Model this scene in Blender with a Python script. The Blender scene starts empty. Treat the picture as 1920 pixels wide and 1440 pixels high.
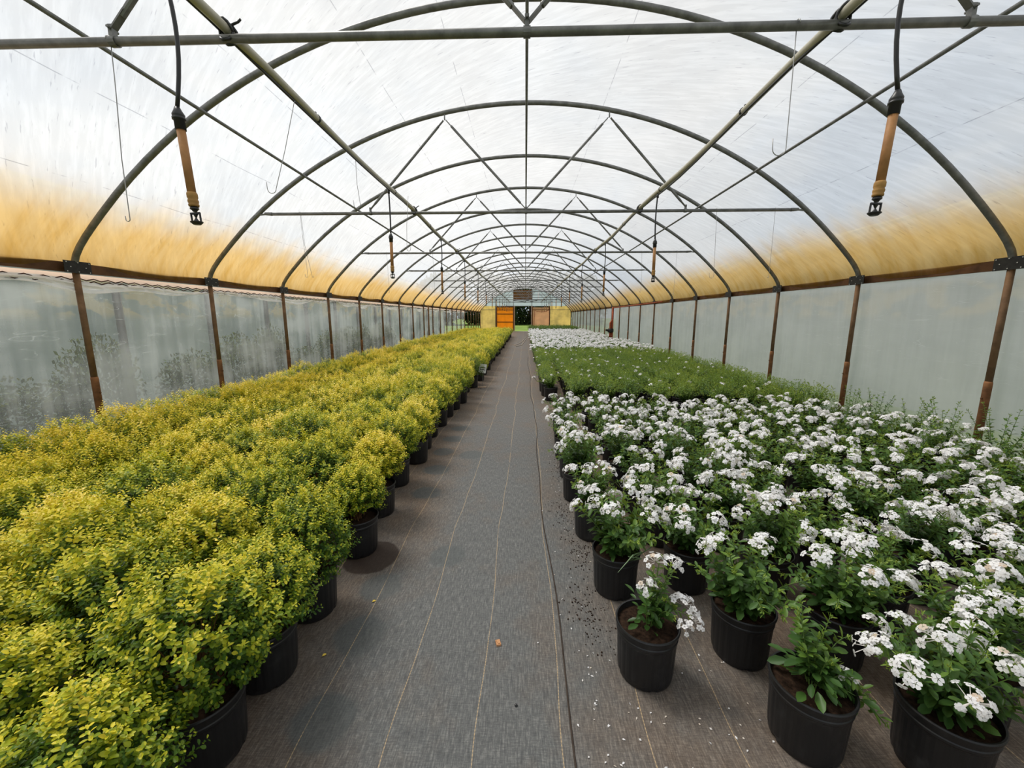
import bpy, math, random
import numpy as np
from mathutils import Vector, Matrix

C = bpy.context.scene.collection
rnd = random.Random(11)
PI = math.pi

# ----------------------------------------------------------------- measures
HALF = 4.58            # half width of the tunnel
EAVE = 2.095           # centre height of the eave board
PEAK = 4.38            # crown of the bows
RAD = 5.88             # radius of the bows
BAY = 1.75             # distance between bows
Y0 = 2.28              # first bow
NB = 23                # number of bows
YEND = Y0 + BAY * (NB - 1)
YNEAR = -1.3
ZT = 3.02              # height of the truss bars
CAMZ = 1.6


def gz(y):
    return 0.0042 * max(0.0, y - 8.0)


def ordinal(n):
    ones = ['', 'first', 'second', 'third', 'fourth', 'fifth', 'sixth', 'seventh', 'eighth', 'ninth', 'tenth', 'eleventh', 'twelfth',
            'thirteenth', 'fourteenth', 'fifteenth', 'sixteenth', 'seventeenth', 'eighteenth', 'nineteenth']
    if n < 20:
        return ones[n]
    tens = {2: 'twent', 3: 'thirt', 4: 'fort', 5: 'fift'}[n // 10]
    return tens + 'ieth' if n % 10 == 0 else tens + 'y-' + ones[n % 10]


# ----------------------------------------------------------------- mesh helpers
class MB:
    def __init__(self):
        self.V, self.F, self.n = [], [], 0

    def add(self, verts, faces):
        b = self.n
        verts = [tuple(v) for v in verts]
        self.V += verts
        self.F += [tuple(i + b for i in f) for f in faces]
        self.n += len(verts)
        return self

    def box(self, c, s, rot=None):
        x, y, z = (k / 2 for k in s)
        vs = [Vector((a * x, b * y, d * z)) for d in (-1, 1) for b in (-1, 1) for a in (-1, 1)]
        if rot is not None:
            vs = [rot @ v for v in vs]
        c = Vector(c)
        return self.add([v + c for v in vs], [(0, 2, 3, 1), (4, 5, 7, 6), (0, 1, 5, 4), (2, 6, 7, 3), (0, 4, 6, 2), (1, 3, 7, 5)])

    def tube(self, pts, r, n=10, caps=True):
        pts = [Vector(p) for p in pts]
        rs = r if isinstance(r, (list, tuple)) else [r] * len(pts)
        up = None
        rings = []
        for i, p in enumerate(pts):
            t = (pts[min(i + 1, len(pts) - 1)] - pts[max(i - 1, 0)])
            t.normalize()
            if up is None:
                a = Vector((0, 0, 1)) if abs(t.z) < .9 else Vector((1, 0, 0))
                up = (a - t * a.dot(t)).normalized()
            else:
                up = (up - t * up.dot(t))
                if up.length < 1e-5:
                    up = t.orthogonal()
                up.normalize()
            s = t.cross(up)
            rings.append([p + (up * math.cos(2 * PI * k / n) + s * math.sin(2 * PI * k / n)) * rs[i] for k in range(n)])
        vs = [v for ring in rings for v in ring]
        fs = []
        for i in range(len(pts) - 1):
            for k in range(n):
                a, b = i * n + k, i * n + (k + 1) % n
                fs.append((a, b, b + n, a + n))
        if caps:
            fs.append(tuple(reversed(range(n))))
            fs.append(tuple(range((len(pts) - 1) * n, len(pts) * n)))
        return self.add(vs, fs)

    def lathe(self, prof, n=32, mod=None, c=(0, 0, 0)):
        vs, fs = [], []
        for i, (r, z) in enumerate(prof):
            for k in range(n):
                a = 2 * PI * k / n
                rr = r * (mod(i, k) if mod else 1)
                vs.append((c[0] + rr * math.cos(a), c[1] + rr * math.sin(a), c[2] + z))
        for i in range(len(prof) - 1):
            for k in range(n):
                a, b = i * n + k, i * n + (k + 1) % n
                fs.append((a, b, b + n, a + n))
        if prof[0][0] > 0:
            fs.append(tuple(reversed(range(n))))
        return self.add(vs, fs)

    def mesh(self, name, mat, smooth=False):
        m = bpy.data.meshes.new(name)
        m.from_pydata(self.V, [], self.F)
        if mat:
            m.materials.append(mat)
        if smooth:
            m.polygons.foreach_set('use_smooth', [True] * len(m.polygons))
        m.update()
        return m

    def build(self, name, mat, parent=None, smooth=False):
        return link(name, self.mesh(name, mat, smooth), parent)


def link(name, data, parent=None):
    o = bpy.data.objects.new(name, data)
    C.objects.link(o)
    if parent:
        o.parent = parent
    return o


def tag(o, label=None, cat=None, group=None, kind=None):
    if label:
        o['label'] = label
    if cat:
        o['category'] = cat
    if group:
        o['group'] = group
    if kind:
        o['kind'] = kind
    return o


def empty(name, loc=(0, 0, 0), rz=0, **k):
    o = link(name, None)
    o.location = loc
    o.rotation_euler = (0, 0, rz)
    o.empty_display_size = .05
    return tag(o, **k)


def copy_child(src, parent):
    c = src.copy()
    C.objects.link(c)
    c.parent = parent
    return c


def np_mesh(name, V, polys, mat, tone=None):
    """polys: list of int arrays (m,k); tone: list of float arrays (m,), one per array."""
    V = np.asarray(V, dtype=np.float32)
    m = bpy.data.meshes.new(name)
    m.vertices.add(len(V))
    m.vertices.foreach_set('co', V.ravel())
    loops = np.concatenate([p.ravel() for p in polys]).astype(np.int32)
    sizes = np.concatenate([np.full(len(p), p.shape[1], dtype=np.int32) for p in polys])
    starts = np.zeros(len(sizes), dtype=np.int32)
    starts[1:] = np.cumsum(sizes)[:-1]
    m.loops.add(len(loops))
    m.loops.foreach_set('vertex_index', loops)
    m.polygons.add(len(sizes))
    m.polygons.foreach_set('loop_start', starts)
    m.update(calc_edges=True)
    if tone is not None:
        a = m.attributes.new('tone', 'FLOAT', 'FACE')
        a.data.foreach_set('value', np.concatenate(tone).astype(np.float32))
    m.materials.append(mat)
    return m


# ----------------------------------------------------------------- materials
def mat(name):
    m = bpy.data.materials.new(name)
    m.use_nodes = True
    nt = m.node_tree
    nt.nodes.clear()
    out = nt.nodes.new('ShaderNodeOutputMaterial')
    return m, nt, out


def N(nt, typ, ins=None, **props):
    n = nt.nodes.new('ShaderNode' + typ)
    for k, v in props.items():
        setattr(n, k, v)
    for k, v in (ins or {}).items():
        s = n.inputs[k]
        if isinstance(v, bpy.types.NodeSocket):
            nt.links.new(v, s)
        else:
            s.default_value = v
    return n


def M(nt, op, a, b=0.0, c=0.0, clamp=False):
    n = nt.nodes.new('ShaderNodeMath')
    n.operation = op
    n.use_clamp = clamp
    for i, v in enumerate((a, b, c)):
        if isinstance(v, bpy.types.NodeSocket):
            nt.links.new(v, n.inputs[i])
        else:
            n.inputs[i].default_value = v
    return n.outputs[0]


def sstep(nt, x, lo, hi):
    n = N(nt, 'MapRange', {'Value': x, 'From Min': lo, 'From Max': hi}, interpolation_type='SMOOTHSTEP')
    return n.outputs[0]


def mixc(nt, f, a, b, blend='MIX'):
    n = nt.nodes.new('ShaderNodeMix')
    n.data_type = 'RGBA'
    n.blend_type = blend
    for i, v in ((0, f), (6, a), (7, b)):
        if isinstance(v, bpy.types.NodeSocket):
            nt.links.new(v, n.inputs[i])
        else:
            n.inputs[i].default_value = v if i == 0 else (*v, 1)
    return n.outputs[2]


def noise(nt, vec, scale, detail=3, rough=.5, dist=0.0):
    return N(nt, 'TexNoise', {'Vector': vec, 'Scale': scale, 'Detail': detail, 'Roughness': rough, 'Distortion': dist}).outputs[0]


def scaled(nt, vec, s):
    return N(nt, 'Mapping', {'Vector': vec, 'Scale': s}).outputs[0]


def ramp(nt, f, stops):
    n = N(nt, 'ValToRGB', {'Fac': f})
    e = n.color_ramp.elements
    while len(e) < len(stops):
        e.new(.5)
    for k, (p, c) in enumerate(stops):
        e[k].position = p
        e[k].color = (*c, 1)
    return n.outputs[0]


def plain(name, col, rough=.5, metal=0.0, spec=.5, var=.0, vscale=6.0, bump=0.0):
    m, nt, out = mat(name)
    b = N(nt, 'BsdfPrincipled', {'Base Color': (*col, 1), 'Roughness': rough, 'Metallic': metal, 'Specular IOR Level': spec})
    if var or bump:
        tc = N(nt, 'TexCoord').outputs['Object']
        nz = noise(nt, tc, vscale, 5, .6)
        if var:
            lo = [max(0, c * (1 - var)) for c in col]
            hi = [min(1, c * (1 + var)) for c in col]
            nt.links.new(ramp(nt, nz, [(.3, lo), (.7, hi)]), b.inputs['Base Color'])
        if bump:
            bn = N(nt, 'Bump', {'Height': nz, 'Strength': bump, 'Distance': .01})
            nt.links.new(bn.outputs[0], b.inputs['Normal'])
    nt.links.new(b.outputs[0], out.inputs[0])
    return m


def leaf_mat(name, stops, trans=.35, rough=.45, spec=.35, jitter=.22):
    m, nt, out = mat(name)
    at = N(nt, 'Attribute', attribute_name='tone').outputs['Fac']
    oi = N(nt, 'ObjectInfo').outputs['Random']
    t = M(nt, 'ADD', at, M(nt, 'MULTIPLY', M(nt, 'SUBTRACT', oi, .5), jitter), clamp=True)
    col = ramp(nt, t, stops)
    p = N(nt, 'BsdfPrincipled', {'Base Color': col, 'Roughness': rough, 'Specular IOR Level': spec})
    tr = N(nt, 'BsdfTranslucent', {'Color': mixc(nt, .2, col, (.75, .72, .05), 'MIX')})
    mx = N(nt, 'MixShader', {0: trans, 1: p.outputs[0], 2: tr.outputs[0]})
    nt.links.new(mx.outputs[0], out.inputs[0])
    return m


MT = {}
MT['galv'] = plain('galvanised_steel', (.155, .155, .148), .45, .35, .5, .35, 14)
MT['rust'] = plain('rusty_steel', (.19, .085, .035), .75, .1, .3, .45, 9, .2)
MT['brownpost'] = plain('weathered_post', (.17, .10, .055), .7, .15, .3, .4, 7, .15)
MT['greypost'] = plain('grey_post', (.22, .21, .19), .7, .2, .3, .25, 6)
MT['plate'] = plain('black_plate', (.022, .022, .021), .5, .4, .4, .3, 30)
MT['screw'] = plain('screw', (.5, .5, .48), .35, .8)
MT['board'] = plain('eave_board', (.10, .05, .026), .75, 0, .25, .45, 5, .2)
MT['pvc'] = plain('grey_pvc', (.44, .41, .32), .45, 0, .4, .18, 5)
MT['black'] = plain('black_plastic', (.014, .014, .015), .38, 0, .5, .2, 20)
MT['terracotta'] = plain('sprinkler_weight', (.37, .18, .068), .6, 0, .3, .22, 18)
MT['sleeve'] = plain('sprinkler_sleeve', (.35, .19, .055), .6, 0, .3, .25, 20)
MT['wire'] = plain('wire', (.32, .32, .31), .4, .6)
MT['soil'] = plain('potting_soil', (.028, .016, .010), .95, 0, .1, .7, 60, .8)
MT['sign'] = plain('sign_card', (.82, .83, .82), .5)
MT['ink'] = plain('sign_ink', (.015, .015, .015), .6)
MT['wood'] = plain('pale_wood', (.55, .40, .28), .8, 0, .2, .2, 20)
MT['stone'] = plain('clay_chip', (.52, .27, .13), .85, 0, .2, .3, 40)
MT['hose'] = plain('tan_hose', (.42, .34, .25), .6)
MT['redpipe'] = plain('red_pipe', (.33, .075, .03), .65, .1, .3, .4, 9)
MT['rope'] = plain('dark_rope', (.06, .028, .022), .9, 0, .1, .4, 60)
MT['fallen'] = plain('fallen_leaf', (.70, .50, .08), .7, 0, .2, .2, 60)
MT['seam'] = plain('fabric_seam', (.055, .042, .034), .9, 0, .1, .4, 20)
MT['louver'] = plain('brown_louver', (.24, .115, .04), .6, 0, .3, .3, 6)
MT['doorframe'] = plain('door_frame', (.16, .065, .022), .7, 0, .2, .3, 6)
MT['white'] = plain('white_strip', (.85, .86, .88), .5)
MT['bark'] = plain('bark', (.07, .05, .035), .9, 0, .1, .4, 8, .4)
MT['twig'] = plain('twig', (.16, .085, .035), .8, 0, .2, .3, 30)
MT['greenstem'] = plain('green_stem', (.10, .17, .035), .6, 0, .3, .3, 30)
MT['weed'] = plain('weed_blade', (.16, .25, .12), .5, 0, .3, .2, 30)

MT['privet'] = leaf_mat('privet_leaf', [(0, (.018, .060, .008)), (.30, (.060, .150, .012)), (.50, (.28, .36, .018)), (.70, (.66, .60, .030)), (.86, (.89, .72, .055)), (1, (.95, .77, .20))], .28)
MT['plum'] = leaf_mat('plumbago_leaf', [(0, (.026, .070, .018)), (.5, (.062, .145, .030)), (.8, (.17, .29, .04)), (1, (.33, .42, .07))], .3, .42, .4, .24)
MT['tree'] = leaf_mat('tree_leaf', [(0, (.006, .015, .005)), (.6, (.018, .042, .012)), (1, (.05, .10, .025))], .15, .6, .2, .2)
MT['farbush'] = leaf_mat('bush_leaf', [(0, (.015, .035, .012)), (.6, (.045, .085, .03)), (1, (.11, .17, .05))], .2, .6, .2, .2)


def petal_mat():
    m, nt, out = mat('white_petal')
    at = N(nt, 'Attribute', attribute_name='tone').outputs['Fac']
    col = ramp(nt, at, [(0, (.50, .30, .14)), (.25, (.82, .74, .64)), (.5, (.90, .88, .87)), (1, (.93, .93, .95))])
    p = N(nt, 'BsdfPrincipled', {'Base Color': col, 'Roughness': .6, 'Specular IOR Level': .2})
    tr = N(nt, 'BsdfTranslucent', {'Color': col})
    mx = N(nt, 'MixShader', {0: .3, 1: p.outputs[0], 2: tr.outputs[0]})
    nt.links.new(mx.outputs[0], out.inputs[0])
    return m


MT['petal'] = petal_mat()


def pot_mat():
    m, nt, out = mat('pot_plastic')
    tc = N(nt, 'TexCoord').outputs['Object']
    oi = N(nt, 'ObjectInfo').outputs['Random']
    nz = noise(nt, tc, 9, 6, .65)
    dust = M(nt, 'MULTIPLY', sstep(nt, nz, .5, .75), M(nt, 'MULTIPLY', oi, .5))
    col = mixc(nt, dust, (.011, .011, .012), (.085, .085, .085))
    p = N(nt, 'BsdfPrincipled', {'Base Color': col, 'Roughness': .42, 'Specular IOR Level': .45})
    nt.links.new(p.outputs[0], out.inputs[0])
    return m


MT['pot'] = pot_mat()


def film_mat(name, base, clear, stain=None, streak=.12, side=False):
    """Polythene sheet: scatters daylight through and lets some pass straight."""
    m, nt, out = mat(name)
    tc = N(nt, 'TexCoord').outputs['Object']
    sep = N(nt, 'SeparateXYZ', {0: tc})
    x, y, z = sep.outputs
    if side:
        fold = noise(nt, scaled(nt, tc, (1, 3.2, .22)), 2.2, 3, .55, .4)
        cloud = noise(nt, scaled(nt, tc, (1, .7, 1.6)), 1.1, 3, .55)
        s = M(nt, 'ADD', M(nt, 'MULTIPLY', fold, .4), M(nt, 'MULTIPLY', cloud, .6))
        g = sstep(nt, s, .34, .66)
        # fine pale creases
        cr = noise(nt, scaled(nt, tc, (1, .5, 4.5)), 2.0, 2, .5, 1.2)
        crease = M(nt, 'SUBTRACT', 1.0, sstep(nt, M(nt, 'ABSOLUTE', M(nt, 'SUBTRACT', cr, .5)), .0, .006))
        g2 = M(nt, 'ADD', g, M(nt, 'MULTIPLY', crease, .7), clamp=True)
        lo = tuple(c * (1 - streak) for c in base)
        col = mixc(nt, g2, lo, base)
        trf = M(nt, 'MULTIPLY', M(nt, 'SUBTRACT', 1.25, M(nt, 'MULTIPLY', g2, .5)), clear, clamp=True)
    else:
        a = M(nt, 'ARCTAN2', x, M(nt, 'ADD', z, RAD - PEAK))
        u = N(nt, 'CombineXYZ', {0: M(nt, 'MULTIPLY', a, RAD), 1: y, 2: 0.0}).outputs[0]
        rot = N(nt, 'Mapping', {'Vector': u, 'Rotation': (0, 0, .5), 'Scale': (1, 1, 1)}).outputs[0]
        st = noise(nt, scaled(nt, rot, (1.1, 8.0, 1)), 2.2, 4, .62, .3)
        dash = noise(nt, scaled(nt, rot, (2.0, 16.0, 1)), 2.6, 3, .6, .15)
        broad = noise(nt, scaled(nt, u, (.8, .35, 1)), 1.0, 3, .5)
        g = M(nt, 'ADD', M(nt, 'MULTIPLY', sstep(nt, st, .40, .66), .55), M(nt, 'MULTIPLY', sstep(nt, broad, .35, .65), .45))
        lo = tuple(c * (1 - streak) for c in base)
        col = mixc(nt, g, lo, base)
        dk = M(nt, 'MULTIPLY', sstep(nt, dash, .62, .71), .46)
        col = mixc(nt, dk, col, (.42, .43, .47))
        # thin broken crease lines running lengthwise
        brk = noise(nt, scaled(nt, u, (.6, 2.2, 1)), 1.7, 3, .7)
        lines = None
        for xl in (-4.02, -3.37, -2.55, -1.62, -.80, 1.0, 2.62, 3.6):
            dl = M(nt, 'LESS_THAN', M(nt, 'ABSOLUTE', M(nt, 'SUBTRACT', a, math.asin(xl / RAD))), .0007)
            lines = dl if lines is None else M(nt, 'MAXIMUM', lines, dl)
        col = mixc(nt, M(nt, 'MULTIPLY', lines, M(nt, 'MULTIPLY', sstep(nt, brk, .42, .55), .55)), col, (.34, .35, .38))
        trf = M(nt, 'ADD', clear, 0.0)
        if stain:
            n1 = noise(nt, scaled(nt, u, (.30, 2.4, 1)), 1.5, 4, .55, .15)
            n2 = noise(nt, scaled(nt, u, (.22, 1.1, 1)), 5.0, 4, .65, .15)
            n0 = noise(nt, scaled(nt, u, (.1, .22, 1)), 1.3, 1, .5)
            edge = M(nt, 'ADD', z, M(nt, 'ADD', M(nt, 'MULTIPLY', M(nt, 'SUBTRACT', n1, .5), .30), M(nt, 'MULTIPLY', M(nt, 'SUBTRACT', n0, .5), .30)))
            k = M(nt, 'SUBTRACT', 1.0, sstep(nt, edge, 2.44, 2.96))
            amb = mixc(nt, sstep(nt, M(nt, 'ADD', n2, M(nt, 'MULTIPLY', M(nt, 'SUBTRACT', 2.45, z), .25)), .38, .78), stain[0], stain[1])
            tint = mixc(nt, k, (1, 1, 1), amb)
            col = mixc(nt, 1.0, col, tint, 'MULTIPLY')
            trf = M(nt, 'MULTIPLY', trf, M(nt, 'SUBTRACT', 1.0, M(nt, 'MULTIPLY', k, .45)))
    tl = N(nt, 'BsdfTranslucent', {'Color': col})
    df = N(nt, 'BsdfDiffuse', {'Color': col, 'Roughness': .3})
    tp = N(nt, 'BsdfTransparent', {'Color': mixc(nt, .75, col, (1, 1, 1)) if side else col})
    m1 = N(nt, 'MixShader', {0: .22, 1: tl.outputs[0], 2: df.outputs[0]})
    m2 = N(nt, 'MixShader', {0: trf, 1: m1.outputs[0], 2: tp.outputs[0]})
    nt.links.new(m2.outputs[0], out.inputs[0])
    return m


MT['roof'] = film_mat('roof_polythene', (.905, .918, .945), .52, ((.83, .56, .235), (.71, .42, .115)), .16)
MT['sidefilm'] = film_mat('side_polythene', (.62, .65, .66), .67, None, .22, True)
MT['sidefilm_r'] = film_mat('side_polythene_right', (.71, .705, .74), .20, None, .14, True)


def fold_mat():
    m, nt, out = mat('bunched_polythene')
    df = N(nt, 'BsdfDiffuse', {'Color': (.96, .965, .98, 1)})
    tl = N(nt, 'BsdfTranslucent', {'Color': (.96, .965, .98, 1)})
    mx = N(nt, 'MixShader', {0: .4, 1: df.outputs[0], 2: tl.outputs[0]})
    nt.links.new(mx.outputs[0], out.inputs[0])
    return m


MT['fold'] = fold_mat()
MT['whiteboard'] = film_mat('pinkish_white_flap', (.97, .84, .75), .10, None, .1, True)
MT['gable'] = film_mat('gable_polythene', (.74, .80, .86), .18, None, .12, True)
MT['yellowfilm'] = film_mat('stained_polythene', (.96, .80, .42), .12, None, .30, True)
MT['orangefilm'] = film_mat('orange_polythene', (.98, .47, .05), .12, None, .12, True)
MT['pinkfilm'] = film_mat('dusty_polythene', (.86, .60, .42), .10, None, .2, True)


def outer_mat():
    m, nt, out = mat('outer_polythene')
    tc = N(nt, 'TexCoord').outputs['Object']
    z = N(nt, 'SeparateXYZ', {0: tc}).outputs[2]
    n1 = noise(nt, scaled(nt, tc, (1, 1.3, 2.2)), 1.7, 3, .5)
    n2 = noise(nt, scaled(nt, tc, (1, .8, .5)), 1.2, 3, .5)
    base = ramp(nt, n2, [(.35, (.42, .48, .50)), (.65, (.66, .70, .69))])
    tan = M(nt, 'MULTIPLY', sstep(nt, n1, .46, .54), sstep(nt, M(nt, 'ABSOLUTE', M(nt, 'SUBTRACT', z, 1.88)), .36, .18))
    col = mixc(nt, tan, base, (.92, .80, .60))
    df = N(nt, 'BsdfDiffuse', {'Color': col})
    tl = N(nt, 'BsdfTranslucent', {'Color': col})
    mx = N(nt, 'MixShader', {0: .5, 1: df.outputs[0], 2: tl.outputs[0]})
    nt.links.new(mx.outputs[0], out.inputs[0])
    return m


MT['farfilm'] = outer_mat()


def floor_mat(circles):
    m, nt, out = mat('woven_ground_cloth')
    tc = N(nt, 'TexCoord').outputs['Object']
    sep = N(nt, 'SeparateXYZ', {0: tc})
    x, y, z = sep.outputs
    weave = noise(nt, scaled(nt, tc, (3.5, .4, 1)), 40, 6, .8)
    weave2 = noise(nt, scaled(nt, tc, (.5, 3.0, 1)), 60, 5, .8)
    blot = noise(nt, scaled(nt, tc, (1, .55, 1)), 1.5, 5, .6)
    blot2 = noise(nt, tc, 4.2, 6, .65)
    w = M(nt, 'ADD', M(nt, 'MULTIPLY', weave, .62), M(nt, 'MULTIPLY', weave2, .38))
    grey = ramp(nt, w, [(.34, (.042, .044, .045)), (.5, (.104, .106, .104)), (.66, (.25, .245, .228))])
    dirt = ramp(nt, w, [(.34, (.046, .032, .024)), (.5, (.132, .095, .068)), (.66, (.29, .225, .168))])
    # trodden middle stays grey, soil dusts the sides
    ax = M(nt, 'ABSOLUTE', M(nt, 'SUBTRACT', x, -.2))
    k = M(nt, 'ADD', M(nt, 'MULTIPLY', sstep(nt, ax, .15, 1.0), .75), M(nt, 'MULTIPLY', M(nt, 'SUBTRACT', blot, .5), 2.2))
    k = M(nt, 'ADD', k, M(nt, 'MULTIPLY', M(nt, 'SUBTRACT', blot2, .5), 1.0), clamp=True)
    far = M(nt, 'MULTIPLY', sstep(nt, y, 3.0, 11.0), .45)
    k = M(nt, 'ADD', k, far, clamp=True)
    col = mixc(nt, k, grey, dirt)
    # clean round marks left by earlier pots
    mask = None
    wob = M(nt, 'MULTIPLY', M(nt, 'SUBTRACT', blot2, .5), .10)
    for cx, cy, r in circles:
        d = M(nt, 'SQRT', M(nt, 'ADD', M(nt, 'POWER', M(nt, 'SUBTRACT', x, cx), 2.0), M(nt, 'POWER', M(nt, 'SUBTRACT', y, cy), 2.0)))
        d = M(nt, 'ADD', d, wob)
        s = M(nt, 'SUBTRACT', 1.0, sstep(nt, d, r - .03, r + .012))
        mask = s if mask is None else M(nt, 'MAXIMUM', mask, s)
    clean = ramp(nt, w, [(.30, (.040, .044, .044)), (.7, (.125, .135, .132))])
    col = mixc(nt, M(nt, 'MULTIPLY', mask, .75), col, clean)
    # damp spilled soil beside the fourth pot
    d = M(nt, 'SQRT', M(nt, 'ADD', M(nt, 'POWER', M(nt, 'SUBTRACT', x, -1.03), 2.0), M(nt, 'POWER', M(nt, 'SUBTRACT', y, 2.42), 2.0)))
    s = M(nt, 'SUBTRACT', 1.0, sstep(nt, M(nt, 'ADD', d, wob), .17, .19))
    col = mixc(nt, M(nt, 'MULTIPLY', s, .85), col, (.030, .017, .011))
    # marker threads
    wig = M(nt, 'MULTIPLY', M(nt, 'SUBTRACT', N(nt, 'TexNoise', {'W': M(nt, 'MULTIPLY', y, 1.0), 'Scale': .55, 'Detail': 2.0}, noise_dimensions='1D').outputs[0], .5), .13)
    q = M(nt, 'DIVIDE', M(nt, 'ADD', M(nt, 'ADD', x, wig), .175), .335)
    fr = M(nt, 'ABSOLUTE', M(nt, 'SUBTRACT', M(nt, 'FRACT', M(nt, 'ADD', q, .5)), .5))
    wd = M(nt, 'ADD', .0058, M(nt, 'MULTIPLY', sstep(nt, y, 1.5, 9.0), .004))
    ln = M(nt, 'LESS_THAN', fr, wd)
    twist = M(nt, 'ADD', .55, M(nt, 'MULTIPLY', M(nt, 'SINE', M(nt, 'MULTIPLY', y, 420.0)), .25))
    ln = M(nt, 'MULTIPLY', ln, M(nt, 'MULTIPLY', twist, sstep(nt, blot2, .25, .5)))
    col = mixc(nt, ln, col, (.50, .36, .20))
    bump = N(nt, 'Bump', {'Height': w, 'Strength': .25, 'Distance': .004})
    p = N(nt, 'BsdfPrincipled', {'Base Color': col, 'Roughness': .72, 'Specular IOR Level': .3, 'Normal': bump.outputs[0]})
    nt.links.new(p.outputs[0], out.inputs[0])
    return m


CIRC = [(-.80, 1.32, .13), (-.83, 1.76, .14), (-.86, 2.12, .13), (-.90, 3.42, .14), (-.93, 3.98, .14), (-.97, 4.55, .14),
        (-.95, 5.05, .14), (-.93, 5.55, .14), (-.62, 4.45, .15), (-.52, 2.45, .13)]
MT['floor'] = floor_mat(CIRC)


def lawn_mat():
    m, nt, out = mat('lawn')
    tc = N(nt, 'TexCoord').outputs['Object']
    a = noise(nt, tc, .35, 4, .6)
    b = noise(nt, tc, 9, 5, .7)
    c = M(nt, 'ADD', M(nt, 'MULTIPLY', a, .6), M(nt, 'MULTIPLY', b, .4))
    col = ramp(nt, c, [(.3, (.06, .11, .02)), (.5, (.13, .20, .04)), (.7, (.24, .28, .08))])
    p = N(nt, 'BsdfPrincipled', {'Base Color': col, 'Roughness': .9, 'Specular IOR Level': .1})
    nt.links.new(p.outputs[0], out.inputs[0])
    return m


MT['lawn'] = lawn_mat()

# ----------------------------------------------------------------- setting: floor, lawn, film
fb = MB()
ys = [YNEAR, 8.0, 20.0, 30.0, YEND + .25]
vs = [(sx * (HALF + .12), y, gz(y)) for y in ys for sx in (-1, 1)]
fb.add(vs, [(2 * i, 2 * i + 1, 2 * i + 3, 2 * i + 2) for i in range(len(ys) - 1)])
tag(fb.build('floor', MT['floor']), 'dark woven ground cloth over the whole tunnel floor', 'floor', kind='structure')

gb = MB()
gb.add([(-70, -12, -.05), (70, -12, -.05), (-70, 8, -.05), (70, 8, -.05), (-70, YEND + .3, .10), (70, YEND + .3, .10), (-70, 60, .22), (70, 60, .22), (-70, 150, 1.0), (70, 150, 1.0)],
       [(0, 1, 3, 2), (2, 3, 5, 4), (4, 5, 7, 6), (6, 7, 9, 8)])
tag(gb.build('ground', MT['lawn']), 'green lawn outside around the tunnel', 'lawn', kind='structure')


def arc_z(x, off=0.0):
    r = RAD + off
    return PEAK - RAD + math.sqrt(max(0.0, r * r - x * x))


def bow_profile(off=0.0):
    """Right half from the crown down to the eave."""
    pts = []
    for k in range(25):
        x = 4.20 * k / 24
        pts.append((x, arc_z(x)))
    pts += [(4.31, 2.502), (4.41, 2.394), (4.49, 2.297), (4.545, 2.212), (4.573, 2.14), (HALF, 2.08)]
    out = []
    for i, (x, z) in enumerate(pts):
        a = Vector(pts[max(i - 1, 0)])
        b = Vector(pts[min(i + 1, len(pts) - 1)])
        t = (b - a).normalized()
        out.append((x - t.y * off, z + t.x * off))
    return out


def mirror(pr):
    return [(-x, z) for x, z in reversed(pr)] + pr[1:]


prof = mirror(bow_profile(.042))
rb_ = MB()
yl = []
yy = YNEAR
while yy < YEND + .001:
    yl.append(yy)
    yy += BAY / 6
yl.append(YEND + .04)
verts = []
for y in yl:
    ph = ((y - Y0) / BAY) % 1.0
    sag = .022 * math.sin(PI * ph) ** 2
    for i, (x, z) in enumerate(prof):
        w = .006 * math.sin(y * 3.1 + x * 2.0) * math.sin(PI * ph)
        f = 1 - (sag + w) / 6
        verts.append((x * f, y, PEAK - RAD + (z - PEAK + RAD) * f))
npf = len(prof)
rb_.add(verts, [(j * npf + i, j * npf + i + 1, (j + 1) * npf + i + 1, (j + 1) * npf + i) for j in range(len(yl) - 1) for i in range(npf - 1)])
tag(rb_.build('ceiling', MT['roof'], smooth=True), 'white polythene roof cover with an amber stained band along both eaves', 'roof cover', kind='structure')

YGAP = Y0 + 16 * BAY + .5      # the left curtain stops here


def side_film(sx, y0, y1, top, name, m, bulge, label):
    b = MB()
    ny = int((y1 - y0) / .22)
    zs = [0.0, .12, .3, .55, .8, 1.05, 1.3, 1.55, 1.75, 1.9, 2.0]
    vs = []
    for j in range(ny + 1):
        y = y0 + (y1 - y0) * j / ny
        t = top(y)
        for zz in zs:
            z = gz(y) - .02 + zz / 2.0 * (t - gz(y) + .02)
            w = .012 * math.sin(y * 4.1 + z * 1.3) + .010 * math.sin(y * 9.7 - z * 2.0)
            vs.append((sx * (HALF + .062 + bulge * math.sin(PI * zz / 2.0) + w), y, z))
    n = len(zs)
    b.add(vs, [(j * n + i, (j + 1) * n + i, (j + 1) * n + i + 1, j * n + i + 1) for j in range(ny) for i in range(n - 1)])
    return tag(b.build(name, m, smooth=True), label, 'side curtain', kind='structure')


def ltop(y):
    base = 1.955 - .0 * y
    return base + .018 * math.sin(y * 2.1) + .016 * math.sin(y * 5.3 + 1) - .03 * max(0, math.sin(y * .55 + .8)) ** 3


side_film(-1, YNEAR, YGAP, ltop, 'wall_left', MT['sidefilm'], .02, 'cloudy see-through side curtain on the left, bunched at its top')
side_film(1, YNEAR, YEND, lambda y: 2.07, 'wall_right', MT['sidefilm_r'], .02, 'milky grey side curtain on the right reaching the eave board')

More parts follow.
